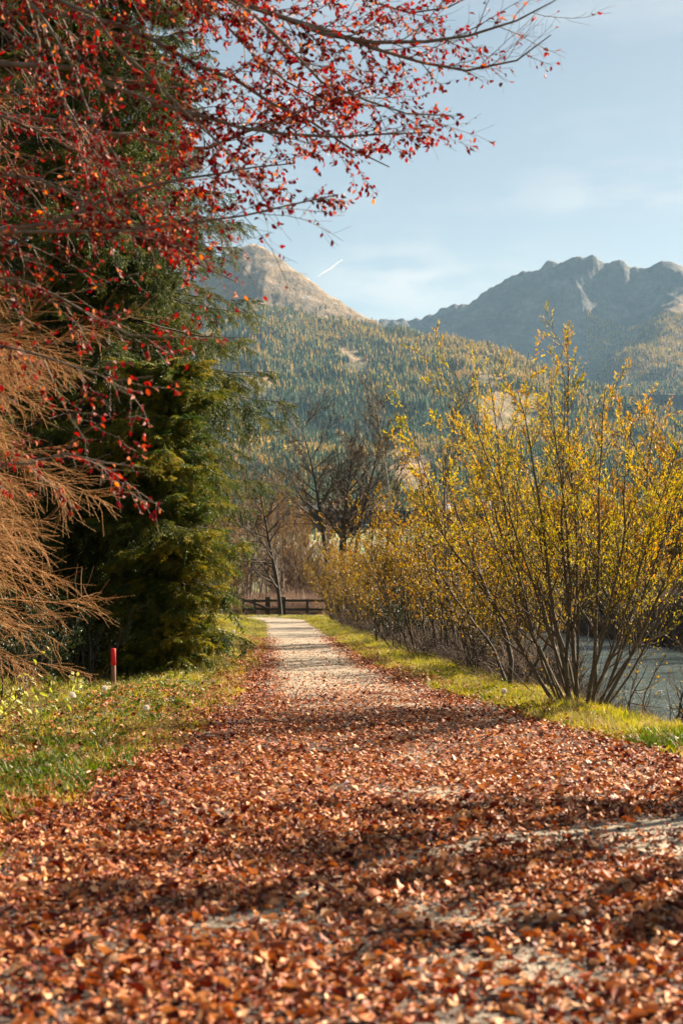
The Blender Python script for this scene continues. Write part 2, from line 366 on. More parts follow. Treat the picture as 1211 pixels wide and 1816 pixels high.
# gravel path: strip that follows its two edges, ragged
m, t, l = newmat('path_gravel')
g = N(t, 'ShaderNodeNewGeometry')
v1 = N(t, 'ShaderNodeTexVoronoi'); v1.inputs['Scale'].default_value = 75; l(g.outputs['Position'], v1.inputs['Vector'])
n1 = N(t, 'ShaderNodeTexNoise'); n1.inputs['Scale'].default_value = 1.1; n1.inputs['Detail'].default_value = 9; n1.inputs['Roughness'].default_value = .7; l(g.outputs['Position'], n1.inputs['Vector'])
r1 = ramp(t, [(.18, .14, .10), (.29, .24, .175), (.40, .34, .255)], [.3, .5, .7]); l(n1.outputs['Fac'], r1.inputs[0])
sp = N(t, 'ShaderNodeSeparateColor'); l(v1.outputs['Color'], sp.inputs[0])
r2 = ramp(t, [(.55, .52, .5), (1.25, 1.2, 1.15)], [0, 1]); l(sp.outputs[0], r2.inputs[0])
mxx = N(t, 'ShaderNodeMixRGB', blend_type='MULTIPLY'); mxx.inputs[0].default_value = .8; l(r1.outputs[0], mxx.inputs[1]); l(r2.outputs[0], mxx.inputs[2])
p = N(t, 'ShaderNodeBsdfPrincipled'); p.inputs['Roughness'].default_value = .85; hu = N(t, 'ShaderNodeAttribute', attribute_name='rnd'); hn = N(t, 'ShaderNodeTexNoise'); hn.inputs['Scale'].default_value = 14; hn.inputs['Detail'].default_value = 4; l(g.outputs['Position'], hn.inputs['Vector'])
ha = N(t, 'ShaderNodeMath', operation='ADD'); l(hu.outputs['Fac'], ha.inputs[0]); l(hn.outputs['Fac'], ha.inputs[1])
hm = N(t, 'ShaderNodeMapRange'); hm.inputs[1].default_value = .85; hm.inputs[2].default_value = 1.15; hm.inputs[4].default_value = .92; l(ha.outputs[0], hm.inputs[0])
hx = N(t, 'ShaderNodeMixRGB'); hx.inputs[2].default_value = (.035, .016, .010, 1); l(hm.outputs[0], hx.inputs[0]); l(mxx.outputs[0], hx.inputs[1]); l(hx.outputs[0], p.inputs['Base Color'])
bp = N(t, 'ShaderNodeBump'); bp.inputs['Distance'].default_value = .008; bp.invert = True; l(v1.outputs['Distance'], bp.inputs['Height'])
n4 = N(t, 'ShaderNodeTexNoise'); n4.inputs['Scale'].default_value = 4; n4.inputs['Detail'].default_value = 6; l(g.outputs['Position'], n4.inputs['Vector'])
bp2 = N(t, 'ShaderNodeBump'); bp2.inputs['Distance'].default_value = .05; l(n4.outputs['Fac'], bp2.inputs['Height']); l(bp.outputs[0], bp2.inputs['Normal']); l(bp2.outputs[0], p.inputs['Normal'])
o = N(t, 'ShaderNodeOutputMaterial'); l(p.outputs[0], o.inputs[0])
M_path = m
yy = np.concatenate([np.arange(-20, 3, 1.), np.arange(3, 100, .18)]); uu = np.linspace(0, 1, 42)
rl = np.array([mn.fractal(Vector((0, y*.8, 3)), .7, 2, 5) for y in yy])*.22; rr = np.array([mn.fractal(Vector((9, y*.8, 3)), .7, 2, 5) for y in yy])*.22
xl = XL(yy)+.15+rl; xr = XR(yy)-.1+rr
PX = xl[:, None]*(1-uu)+xr[:, None]*uu; PY = np.repeat(yy[:, None], len(uu), 1)
PZ = gz(PX, PY)+.012+.012*np.sin(PX*2.2+PY*.7)
nx2, ny2 = len(uu), len(yy); i, j = np.meshgrid(np.arange(nx2-1), np.arange(ny2-1)); b0 = (j*nx2+i).ravel()
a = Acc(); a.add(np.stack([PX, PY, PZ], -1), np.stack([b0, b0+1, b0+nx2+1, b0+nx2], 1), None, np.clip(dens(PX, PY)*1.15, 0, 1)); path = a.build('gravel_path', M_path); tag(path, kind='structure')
def pz(x, y): return gz(x, y)+.012+.012*np.sin(x*2.2+y*.7)

# river
m, t, l = newmat('river_water')
g = N(t, 'ShaderNodeNewGeometry'); q = N(t, 'ShaderNodeMapping'); q.inputs['Scale'].default_value = (1.0, .55, 1); q.inputs['Rotation'].default_value = (0, 0, R(8)); l(g.outputs['Position'], q.inputs[0])
n1 = N(t, 'ShaderNodeTexNoise'); n1.inputs['Scale'].default_value = 2.6; n1.inputs['Detail'].default_value = 5; n1.inputs['Roughness'].default_value = .6; n1.inputs['Distortion'].default_value = .6; l(q.outputs[0], n1.inputs['Vector'])
n2 = N(t, 'ShaderNodeTexNoise'); n2.inputs['Scale'].default_value = .5; n2.inputs['Detail'].default_value = 4; l(q.outputs[0], n2.inputs['Vector'])
r1 = ramp(t, [(.05, .075, .07), (.10, .13, .12)], [.35, .65]); l(n2.outputs['Fac'], r1.inputs[0])
p = N(t, 'ShaderNodeBsdfPrincipled'); p.inputs['Roughness'].default_value = .12; p.inputs['IOR'].default_value = 1.33; l(r1.outputs[0], p.inputs['Base Color'])
bp = N(t, 'ShaderNodeBump'); bp.inputs['Distance'].default_value = .22; bp.inputs['Strength'].default_value = 1.0; l(n1.outputs['Fac'], bp.inputs['Height']); l(bp.outputs[0], p.inputs['Normal'])
o = N(t, 'ShaderNodeOutputMaterial'); l(p.outputs[0], o.inputs[0])
yr = np.arange(-60, 232, 2.); ur = np.linspace(.6, 18.6, 14)
RX = XB(yr)[:, None]+ur; RY = np.repeat(yr[:, None], len(ur), 1); RZ = np.full_like(RX, -1.25)
n_, k_ = len(ur), len(yr); i, j = np.meshgrid(np.arange(n_-1), np.arange(k_-1)); b0 = (j*n_+i).ravel()
a = Acc(); a.add(np.stack([RX, RY, RZ], -1), np.stack([b0, b0+1, b0+n_+1, b0+n_], 1)); tag(a.build('river', m), kind='structure')

# ------------------------------------------------------------------ mountains
def fbm(x, y, s, o=6, seed=0., H=.9):
    return np.array([mn.fractal(Vector((a_*s, b_*s, seed)), H, 2.1, o) for a_, b_ in zip(x.ravel(), y.ravel())]).reshape(x.shape)
def rdg(x, y, s, o=6, seed=0.):
    return np.array([mn.ridged_multi_fractal(Vector((a_*s, b_*s, seed)), .9, 2.1, o, .9, 2.) for a_, b_ in zip(x.ravel(), y.ravel())]).reshape(x.shape)
crestL = ip([(-3000, 700), (-1500, 560), (-600, 600), (0, 560), (200, 525), (330, 480), (400, 452), (430, 437), (448, 432), (470, 440), (500, 460), (540, 489), (580, 517), (620, 545), (660, 566), (690, 577), (740, 584), (800, 596), (860, 608), (900, 625), (1000, 665), (1200, 730), (1600, 800), (3500, 880)])
crestY = ip([(-3000, 5200), (448, 6200), (700, 5000), (1200, 3800), (3500, 3000)])
def mtnL(px, t):
    yc = crestY(px); Y = 1500+(yc-1500)*t
    tt = np.clip(t, 0, 1)
    py = 905+(crestL(px)-905)*tt**.93
    z = CH+(HZ-py)/F*Y
    z = np.where(t > 1, CH+(HZ-crestL(px))/F*yc-(t-1)*yc*.5, z)
    return (px-CX)/F*Y, Y, z
pxs = np.concatenate([np.arange(-3000, -200, 40.), np.arange(-200, 1300, 4.), np.arange(1300, 3501, 40.)]); ts = np.concatenate([np.linspace(-.12, 1, 110), np.linspace(1.02, 1.3, 8)])
PXg, TS = np.meshgrid(pxs, ts); X, Y, Z = mtnL(PXg, TS)
amp = (sm(0, .25, TS)*(1-.88*sm(.8, 1.0, TS)))
Zn = rdg(X, Y, 1/900., 6, 3.)-1.1; Zf = fbm(X, Y, 1/220., 5, 8.)
def dispL(x, y, t): pass
Z += amp*(Zn*60+Zf*14)
Z += sm(.6, .9, TS)*(1-.6*sm(.93, 1, TS))*(rdg(X, Y, 1/260., 6, 12.)-1.1)*22
ZL = Z
m, t, l = newmat('mountain_left')
g = N(t, 'ShaderNodeNewGeometry')
n1 = N(t, 'ShaderNodeTexNoise'); n1.inputs['Scale'].default_value = .008; n1.inputs['Detail'].default_value = 12; n1.inputs['Roughness'].default_value = .72; l(g.outputs['Position'], n1.inputs['Vector'])
al = N(t, 'ShaderNodeAttribute', attribute_name='rnd')       # ground cover: 0 forest floor, .5 meadow, 1 alpine grass and scree
ra = ramp(t, [(.10, .09, .08), (.17, .125, .075), (.25, .18, .105), (.31, .30, .29)], [.38, .47, .56, .66]); l(n1.outputs['Fac'], ra.inputs[0])
rf = ramp(t, [(.015, .03, .012), (.06, .06, .025)], [.4, .6]); l(n1.outputs['Fac'], rf.inputs[0])
rm = ramp(t, [(.13, .12, .05), (.27, .18, .11)], [.4, .6]); l(n1.outputs['Fac'], rm.inputs[0])
s1 = N(t, 'ShaderNodeMapRange'); s1.inputs[1].default_value = .0; s1.inputs[2].default_value = .5; l(al.outputs['Fac'], s1.inputs[0])
s2 = N(t, 'ShaderNodeMapRange'); s2.inputs[1].default_value = .5; s2.inputs[2].default_value = 1; l(al.outputs['Fac'], s2.inputs[0])
ma = N(t, 'ShaderNodeMixRGB'); l(s1.outputs[0], ma.inputs[0]); l(rf.outputs[0], ma.inputs[1]); l(rm.outputs[0], ma.inputs[2])
mb = N(t, 'ShaderNodeMixRGB'); l(s2.outputs[0], mb.inputs[0]); l(ma.outputs[0], mb.inputs[1]); l(ra.outputs[0], mb.inputs[2])
p = N(t, 'ShaderNodeBsdfPrincipled'); p.inputs['Roughness'].default_value = .95; p.inputs['Specular IOR Level'].default_value = .1; l(mb.outputs[0], p.inputs['Base Color'])
bp = N(t, 'ShaderNodeBump'); bp.inputs['Distance'].default_value = 30; bp.inputs['Strength'].default_value = .9
n5 = N(t, 'ShaderNodeTexNoise'); n5.inputs['Scale'].default_value = .012; n5.inputs['Detail'].default_value = 8; n5.inputs['Roughness'].default_value = .7
q = N(t, 'ShaderNodeMapping'); q.inputs['Rotation'].default_value = (0, 0, R(25)); q.inputs['Scale'].default_value = (2.0, .5, 1); l(g.outputs['Position'], q.inputs[0]); l(q.outputs[0], n5.inputs['Vector'])
l(n5.outputs['Fac'], bp.inputs['Height']); l(bp.outputs[0], p.inputs['Normal'])
o = N(t, 'ShaderNodeOutputMaterial'); l(p.outputs[0], o.inputs[0])
# clearings, as ellipses of the slope (column, row, half sizes)
CLR = [(612, 622, 14, 14, 0), (635, 648, 26, 20, 0), (452, 685, 36, 20, 1), (430, 712, 34, 12, 1), (520, 662, 26, 5, 1), (866, 674, 26, 10, 1), (858, 655, 12, 8, 1), (870, 632, 25, 5, 1), (720, 664, 60, 2.5, 1), (735, 840, 38, 36, 0), (905, 730, 60, 40, 0), (700, 800, 30, 10, 0)]
def clear(px, py):
    c = np.zeros(px.shape); sh_ = px.shape
    wx = np.array([mn.fractal(Vector((a_*.045, b_*.09, 1.)), .7, 2, 4) for a_, b_ in zip(px.ravel(), py.ravel())]).reshape(sh_)
    wy = np.array([mn.fractal(Vector((a_*.045, b_*.09, 9.)), .7, 2, 4) for a_, b_ in zip(px.ravel(), py.ravel())]).reshape(sh_)
    px = px+wx*24; py = py+wy*14
    for cx_, cy_, a_, b_, k_ in CLR: c = np.maximum(c, (((px-cx_)/a_)**2+((py-cy_)/b_)**2 < 1)*1.)
    return c
pyv = HZ-(Z-CH)/Y*F
tl = 552+(PXg-450)*.085+Zf*14+Zn*6                     # tree line row
cover = np.where(pyv < tl, 1., np.where(clear(PXg, pyv) > 0, .5, 0.))
n_, k_ = len(pxs), len(ts); i, j = np.meshgrid(np.arange(n_-1), np.arange(k_-1)); b0 = (j*n_+i).ravel()
a = Acc(); a.add(np.stack([X, Y, Z], -1), np.stack([b0, b0+1, b0+n_+1, b0+n_], 1), None, cover); tag(a.build('mountain', m), kind='structure')

# far rocky range
crestF = ip([(-800, 640), (300, 600), (600, 585), (680, 570), (720, 568), (745, 563), (775, 552), (800, 544), (830, 536), (855, 521), (880, 507), (905, 492), (930, 482), (955, 474), (970, 462), (990, 463), (1010, 458), (1030, 452), (1050, 455), (1075, 464), (1105, 466), (1120, 474), (1150, 474), (1162, 468), (1172, 462), (1190, 463), (1215, 474), (1300, 520), (1500, 560), (1800, 520), (2500, 600), (3400, 640)])
pxf = np.concatenate([np.arange(-800, 600, 30.), np.arange(600, 1300, 2.2), np.arange(1300, 3401, 30.)]); tf = np.concatenate([np.linspace(0, 1, 120), np.linspace(1.02, 1.3, 6)])
PF, TF = np.meshgrid(pxf, tf)
YC = 8600+0*PF; Y0 = 7500; rn0 = rdg(PF*3.4, TF*900, 1/420., 5, 2.)-1.1; sY = sm(0, 1, (PF-(1185-(1-np.clip(TF, 0, 1))*190)+30+rn0*45)/100.); Y = Y0+(YC-Y0)*TF-2300*(1-np.clip(TF, 0, 1))*sY
py = 700+(crestF(PF)-700)*np.clip(TF, 0, 1)**1.05
Z = CH+(HZ-py)/F*Y; Z = np.where(TF > 1, CH+(HZ-crestF(PF))/F*YC-(TF-1)*YC*.6, Z)
X = (PF-CX)/F*Y
Rn = rdg(X, Y*.5, 1/650., 7, 5.)-1.1
fade = 1-.95*sm(.6, 1., TF)
rocky = 1-sm(1100, 1190, PF)
Z += fade*(Rn*(38+35*rocky)+(rdg(X, Y*.5, 1/230., 6, 15.)-1.1)*26)*sm(0, .2, TF)+sm(.6, 1, TF)*rocky*(fbm(X, Y*.3, 1/110., 6, 4.)*26+rdg(X, Y*.2, 1/60., 5, 7.)*9-9)
# the shoulder on the right swings towards the camera, its left flank falls away steeply
cov = sm(0, 1, (PF-(1180-(1-np.clip(TF, 0, 1))*190)+10+30*Rn+45*rn0)/60.)
m, t, l = newmat('mountain_far')
g = N(t, 'ShaderNodeNewGeometry')
n1 = N(t, 'ShaderNodeTexNoise'); n1.inputs['Scale'].default_value = .006; n1.inputs['Detail'].default_value = 9; n1.inputs['Roughness'].default_value = .7; l(g.outputs['Position'], n1.inputs['Vector'])
ra = ramp(t, [(.07, .07, .065), (.12, .115, .11), (.22, .21, .20)], [.38, .52, .66]); l(n1.outputs['Fac'], ra.inputs[0])
rb = ramp(t, [(.09, .075, .05), (.24, .15, .08)], [.4, .6]); l(n1.outputs['Fac'], rb.inputs[0])
al = N(t, 'ShaderNodeAttribute', attribute_name='rnd')
mb = N(t, 'ShaderNodeMixRGB'); l(al.outputs['Fac'], mb.inputs[0]); l(ra.outputs[0], mb.inputs[1]); l(rb.outputs[0], mb.inputs[2])
p = N(t, 'ShaderNodeBsdfPrincipled'); p.inputs['Roughness'].default_value = .95; p.inputs['Specular IOR Level'].default_value = .1; l(mb.outputs[0], p.inputs['Base Color'])
bp = N(t, 'ShaderNodeBump'); bp.inputs['Distance'].default_value = 40; bp.inputs['Strength'].default_value = 1
n5 = N(t, 'ShaderNodeTexNoise'); n5.inputs['Scale'].default_value = .012; n5.inputs['Detail'].default_value = 8; n5.inputs['Roughness'].default_value = .7; l(g.outputs['Position'], n5.inputs['Vector'])
l(n5.outputs['Fac'], bp.inputs['Height']); l(bp.outputs[0], p.inputs['Normal'])
o = N(t, 'ShaderNodeOutputMaterial'); l(p.outputs[0], o.inputs[0])
n_, k_ = len(pxf), len(tf); i, j = np.meshgrid(np.arange(n_-1), np.arange(k_-1)); b0 = (j*n_+i).ravel()
a = Acc(); a.add(np.stack([X, Y, Z], -1), np.stack([b0, b0+1, b0+n_+1, b0+n_], 1), None, cov); tag(a.build('far_mountain', m), kind='structure')
FX, FY, FZ = X, Y, Z

# forests on the slopes
def conifer(seed, w, open_, m_):
    r = np.random.default_rng(seed); a = Acc(); tiers = 6
    a.add([[.012, 0, 0], [-.006, .01, 0], [-.006, -.01, 0], [0, 0, .9]], None, [[0, 1, 3], [1, 2, 3], [2, 0, 3]])
    for k in range(tiers):
        z0 = .06+k*.15; z1 = z0+.30 if k < tiers-1 else 1.0; rad = w*(1-(k/tiers))**.85+.015
        s = 7; th = np.arange(s)*2*math.pi/s+r.random()*6
        rr_ = rad*(.65+.6*r.random(s)); zz = z0+(r.random(s)-.5)*.08
        V = np.concatenate([np.stack([rr_*np.cos(th), rr_*np.sin(th), zz], 1), [[0, 0, min(z1, 1.)]]])
        T = [[q, (q+1) % s, s] for q in range(s) if r.random() > open_]
        a.add(V, None, T)
    return a.mesh('conifer', m_, smooth=False)
M_fsp = leafmat('forest_spruce', [(.014, .045, .018), (.03, .075, .026), (.05, .10, .03)], .15, .8, inst=True, spec=.1)
M_fla = leafmat('forest_larch', [(.26, .24, .05), (.50, .37, .08), (.56, .31, .09)], .35, .8, inst=True, spec=.1)
nF = 130000
fx = RG.uniform(-500, 1750, nF); ft = RG.uniform(0, .99, nF)
ci = np.clip(np.searchsorted(pxs, fx)-1, 0, len(pxs)-2); ri = np.clip(np.searchsorted(ts, ft)-1, 0, len(ts)-2)
x, y, z = mtnL(fx, ft)
fu = (fx-pxs[ci])/(pxs[ci+1]-pxs[ci]); fv = (ft-ts[ri])/(ts[ri+1]-ts[ri])
z = (ZL[ri, ci]*(1-fu)+ZL[ri, ci+1]*fu)*(1-fv)+(ZL[ri+1, ci]*(1-fu)+ZL[ri+1, ci+1]*fu)*fv
fpy = HZ-(z-CH)/y*F
tln = 552+(fx-450)*.085+Zf[ri, ci]*14+Zn[ri, ci]*6+RG.normal(0, 5, nF)
n_a = np.array([mn.fractal(Vector((q*.0016, w_*.0016, 1.7)), .8, 2, 5) for q, w_ in zip(x, y)])
keep = (fpy > tln) & (clear(fx, fpy) < .5) & (n_a > -.85)
x, y, z, fpy, fx, n_a, tln = [q[keep] for q in (x, y, z, fpy, fx, n_a, tln)]
hi = np.clip(1-(fpy-tln)/150, 0, 1)
pl = .04+.50*sm(.06, .26, n_a+.0+.16*hi+.25*np.array([mn.fractal(Vector((q*.005, w_*.005, 3.3)), .8, 2, 3) for q, w_ in zip(x, y)]))+.25*(hi > .05)
isl = RG.random(len(x)) < pl
n_b = np.array([mn.fractal(Vector((q*.007, w_*.007, 6.)), .8, 2, 4) for q, w_ in zip(x, y)])
hgt = RG.uniform(.55, 1.15, len(x))*np.clip(1+.5*n_b, .6, 1.4)*np.minimum(24, y*.0060)*(1-.2*hi)
e = np.zeros((len(x), 3)); e[:, 2] = RG.uniform(0, 6.28, len(x))
P3 = np.stack([x, y, z-1], 1)
sprp = [conifer(s, .17, .0, M_fsp) for s in range(4)]; larp = [conifer(20+s, .16, .22, M_fla) for s in range(4)]
s_ = ~isl
tag(scatter('spruce_forest', P3[s_], e[s_], hgt[s_], sprp), 'dark green spruce forest covering the mountain slope', 'forest', kind='stuff')
tag(scatter('larch_forest', P3[isl], e[isl], hgt[isl]*1.02, larp), 'golden larches mixed through the spruce forest on the slope', 'forest', kind='stuff')
# trees of the far right shoulder
nR = 9000
rc = RG.integers(np.searchsorted(pxf, 1040), np.searchsorted(pxf, 1500), nR); rr_ = (RG.random(nR)*75).astype(int)
xx, yv, zv = FX[rr_, rc]+RG.uniform(-9, 9, nR), FY[rr_, rc], FZ[rr_, rc]
e = np.zeros((nR, 3)); e[:, 2] = RG.uniform(0, 6.28, nR); low = rr_ < 30
hh = RG.uniform(12, 24, nR); P3 = np.stack([xx, yv, zv-2], 1); isl = RG.random(nR) < np.where(low, .25, .8)
tag(scatter('larch_slope', P3[isl], e[isl], hh[isl], larp), 'rust coloured larches on the far sunlit shoulder at the right', 'forest', kind='stuff')
tag(scatter('spruce_slope', P3[~isl], e[~isl], hh[~isl], sprp), 'dark spruces low on the far mountain at the right', 'forest', kind='stuff')
# valley trees at the foot
nV = 5000
vx = RG.uniform(-700, 900, nV); vy = RG.uniform(260, 1700, nV); vn = np.array([mn.fractal(Vector((q*.006, w_*.006, 5.)), .8, 2, 4) for q, w_ in zip(vx, vy)])
kp = vn > .05; vx, vy = vx[kp], vy[kp]; vn = vn[kp]
e = np.zeros((len(vx), 3)); e[:, 2] = RG.uniform(0, 6.28, len(vx)); P3 = np.stack([vx, vy, gz(vx, vy)-.3], 1); isl = RG.random(len(vx)) < .3
hv = RG.uniform(.6, 1.1, len(vx))*np.clip(vy*.009, 4, 11)
tag(scatter('valley_wood', P3, e, hv, sprp+larp, pid=np.where(isl, RG.integers(4, 8, len(vx)), RG.integers(0, 4, len(vx)))), 'mixed dark woodland on the valley floor below the mountain', 'forest', kind='stuff')

# contrail, far above the air box
a = Acc(); c0 = np.array(W(563, 491, 14000)); c1 = np.array(W(607, 461, 14000)); tt = np.linspace(0, 1, 24)[:, None]
cp = c0*(1-tt)+c1*tt; cp[:, 2] += 4*np.sin(tt[:, 0]*9); cr_ = .6*(4+7*np.sin(np.linspace(.2, 2.9, 24)))*1.0
tubes(a, cp[None], cr_[None], 8)
m, t, l = newmat('contrail_vapour'); p = N(t, 'ShaderNodeBsdfDiffuse'); p.inputs[0].default_value = (.95, .95, .95, 1); tr = N(t, 'ShaderNodeBsdfTransparent'); ms_ = N(t, 'ShaderNodeMixShader'); ms_.inputs[0].default_value = .75
tl_ = N(t, 'ShaderNodeBsdfTranslucent'); tl_.inputs[0].default_value = (.95, .95, .95, 1); m2 = N(t, 'ShaderNodeMixShader')
l(p.outputs[0], m2.inputs[1]); l(tl_.outputs[0], m2.inputs[2]); l(tr.outputs[0], ms_.inputs[1]); l(m2.outputs[0], ms_.inputs[2]); o = N(t, 'ShaderNodeOutputMaterial'); l(ms_.outputs[0], o.inputs[0])
tag(a.build('contrail', m), 'short white contrail in the sky above the saddle', 'contrail')

# air
a = Acc(); x0, x1, y0, y1, z0, z1 = -12000, 12000, -3000, 12500, -3.4, 2350
V = [[x, y, z] for z in (z0, z1) for x, y in ((x0, y0), (x1, y0), (x1, y1), (x0, y1))]
a.add(V, [[0, 3, 2, 1], [4, 5, 6, 7], [0, 1, 5, 4], [1, 2, 6, 5], [2, 3, 7, 6], [3, 0, 4, 7]])
m, t, l = newmat('air_haze'); v = N(t, 'ShaderNodeVolumePrincipled'); v.inputs['Color'].default_value = (.42, .70, 1.0, 1); v.inputs['Density'].default_value = 2.6e-5
v.inputs['Anisotropy'].default_value = .0
o = N(t, 'ShaderNodeOutputMaterial'); l(v.outputs[0], o.inputs['Volume'])
hz = a.build('haze', m, smooth=False); tag(hz, 'pale blue autumn haze filling the valley', 'haze', kind='stuff')

# ------------------------------------------------------------------ trees
def spray(seed, m_, ln=.5, droop=.35, full=1.0):
    r = np.random.default_rng(seed); a = Acc()
    ax = grow([[0, 0, 0]], [[1, 0, -.05]], [ln], 6, .05, -.05, r); rx = taper([.004], .0015, 6)
    tubes(a, ax, rx, 3)
    nside = 8; t = np.linspace(.08, .96, nside); p, T, _ = at(ax, rx, np.zeros(nside, int), t)
    sgn = np.where(np.arange(nside) % 2 == 0, 1, -1)[:, None]
    side = np.array([[0, 1., 0]])*sgn
    D = unit(T*.75+side*.8+np.array([[0, 0, -droop]])+r.normal(0, .12, (nside, 3)))
    ls = ln*.5*(1-t*.6)*r.uniform(.7, 1.2, nside)
    S = grow(p, D, ls, 3, .06, -.10, r); tubes(a, S, taper(np.full(nside, .002), .001, 3), 3)
    for PP, tot in ((ax, ln), (S, None)):
        n = int((44 if tot else 18)*full); N_ = len(PP)
        idx = np.repeat(np.arange(N_), n); tt = np.tile((np.arange(n)+.5)/n, N_)
        q, T, _ = at(PP, np.zeros(PP.shape[:2]), idx, tt)
        z = r.normal(size=T.shape); pr = unit(z-T*(z*T).sum(1, keepdims=True)); d = unit(T*.7+pr)
        nl = r.uniform(.018, .030, len(q))[:, None]; wv = unit(np.cross(d, r.normal(size=d.shape)))*.0052
        V = np.stack([q-wv, q+wv, q+d*nl], 1); a.add(V, None, np.arange(len(q)*3).reshape(-1, 3))
    return a.mesh('spray', m_, smooth=False)

def spruce(loc, H, r0, label, mneedle, seed, z0=.3, step=.36, nb=6, spr=None, sec=13, up=.0, dens=1.0, droopy=1.0, pw=.9, vary=.2):
    rng = np.random.default_rng(seed); root = empty('spruce_tree', loc, label, 'spruce', 'spruces along the left of the path')
    tr = grow([[0, 0, -.3]], [[0, 0, 1]], [H], 14, .012, .05, rng); Rt = taper([H*.0125], .01, 14)
    a = Acc(); tubes(a, tr, Rt, 9); a.build('trunk', M_bark_dark, root)
    zs = np.arange(z0, H*.985, step); idx = np.repeat(np.arange(len(zs)), nb); zz = zs[idx]+rng.uniform(-.15, .15, len(idx)); t = zz/H
    N_ = len(zz); az = rng.uniform(0, 6.28, N_); Lb = (r0*(1-t)**pw+.12)*rng.uniform(1-1.5*vary, 1+vary, N_)*(1+.2*np.sin(az*2+zz*1.3))*(.52+.48*sm(.3, 3.2, zz))
    p, T, _ = at(tr, Rt, np.zeros(N_, int), np.clip((zz+.3)/H, 0, .99))
    el = np.where(t > .8, .35, .05-.30*(1-t)*droopy)
    D = np.stack([np.cos(az), np.sin(az), el], 1)
    B = grow(p, D, Lb, 7, .035, np.array([-.05, -.06, -.05, -.01, .04, .08, .10])*1.0, rng); Rb = taper(.006+.008*Lb, .003, 7)
    a = Acc(); tubes(a, B, Rb, 3)
    idx = np.repeat(np.arange(N_), sec); ts_ = np.tile((np.arange(sec)+.5)/sec, N_)*.9+.1+rng.uniform(-.03, .03, N_*sec); ts_ = np.clip(ts_, .08, .999)
    p, T, rad = at(B, Rb, idx, ts_)
    Zu = np.array([[0, 0, 1.]]); side = unit(np.cross(T, Zu))*np.where(np.tile(np.arange(sec), N_) % 2 == 0, 1, -1)[:, None]
    D2 = unit(T*.6+side*.75+np.array([[0, 0, -.35*droopy]])+rng.normal(0, .12, T.shape))
    L2 = np.clip(.42*Lb[idx]*(1-ts_*.75), .14, .95)*rng.uniform(.6, 1.2, len(idx))
    S = grow(p, D2, L2, 2, .06, -.26*droopy, rng); Rs = taper(np.minimum(rad*.6, .006), .002, 2)
    tubes(a, S, Rs, 3); a.build('branches', M_bark_dark, root)
    # sprays along the secondary shoots and on the branch tips
    P_, D_, SS = [], [], []
    for tt in (.08, .26, .44, .62, .80, .96):
        q, T, _ = at(S, Rs, np.arange(len(S)), np.full(len(S), tt)); k = rng.random(len(q)) < dens
        P_.append(q[k]); D_.append(T[k]+rng.normal(0, .45, T[k].shape)); SS.append(np.clip(L2[k]*1.7, .7, 1.1)*rng.uniform(.8, 1.1, k.sum()))
    for tt in (.45, .6, .7, .8, .88, .95):
        q, T, _ = at(B, Rb, np.arange(N_), np.full(N_, tt)); P_.append(q); D_.append(T); SS.append(np.full(N_, 1.))
    P_ = np.concatenate(P_); D_ = np.concatenate(D_); SS = np.concatenate(SS)
    Mx = frames(D_, rng, up=(0, 0, 2.5), roll=.5)
    o = scatter('foliage', P_, euler(Mx), SS*1.2, spr, root)
    return root

SPRAY = [spray(s, M_needle, .30, .35) for s in (1, 2, 3, 4)]
SPRAY_Y = [spray(s, M_needle_y, .26, .1) for s in (5, 6, 7)]
def onland(x, y, dz=0.): return (x, y, float(gz(x, y))+dz)
spruce(onland(-4.55, 27), 23, 3.15, 'tall dark spruce rising out of the frame behind the red beech leaves', M_needle, 31, spr=SPRAY, sec=15, pw=.6, vary=.28)
spruce(onland(-7.6, 31), 22, 3.6, 'spruce filling the upper left corner behind the beech limbs', M_needle, 38, spr=SPRAY, sec=13, pw=.6)
spruce(onland(-8.6, 21.5), 20, 3.6, 'shadowed spruce at the left edge behind the tan bare twigs', M_needle, 32, spr=SPRAY, sec=12)
spruce(onland(-5.35, 36), 19, 3.9, 'spruce with long side branches reaching right against the forest slope', M_needle, 33, spr=SPRAY, sec=15, step=.45, droopy=.7, pw=.75, vary=.3)
spruce(onland(-7.0, 48), 17, 3.9, 'smaller spruce farthest along the left verge', M_needle, 34, spr=SPRAY, sec=11, dens=.8)
spruce(onland(-3.2, 25.0), 5.6, 1.35, 'young yellow green spruce bright in the sun beside the grass verge', M_needle_y, 35, z0=.35, step=.17, nb=8, spr=SPRAY_Y, sec=9, up=.1, droopy=.6, pw=.38, vary=.45)
spruce(onland(-4.6, 33), 3.4, 1.5, 'low dark green young spruce at the foot of the tall spruces', M_needle, 36, z0=.1, step=.22, nb=7, spr=SPRAY, sec=9, droopy=.5, pw=.6)
spruce(onland(-6.9, 24.2), 3.2, 1.6, 'low shaded spruce behind the red topped stake', M_needle, 37, z0=.1, step=.22, nb=7, spr=SPRAY, sec=9, droopy=.5, pw=.6)

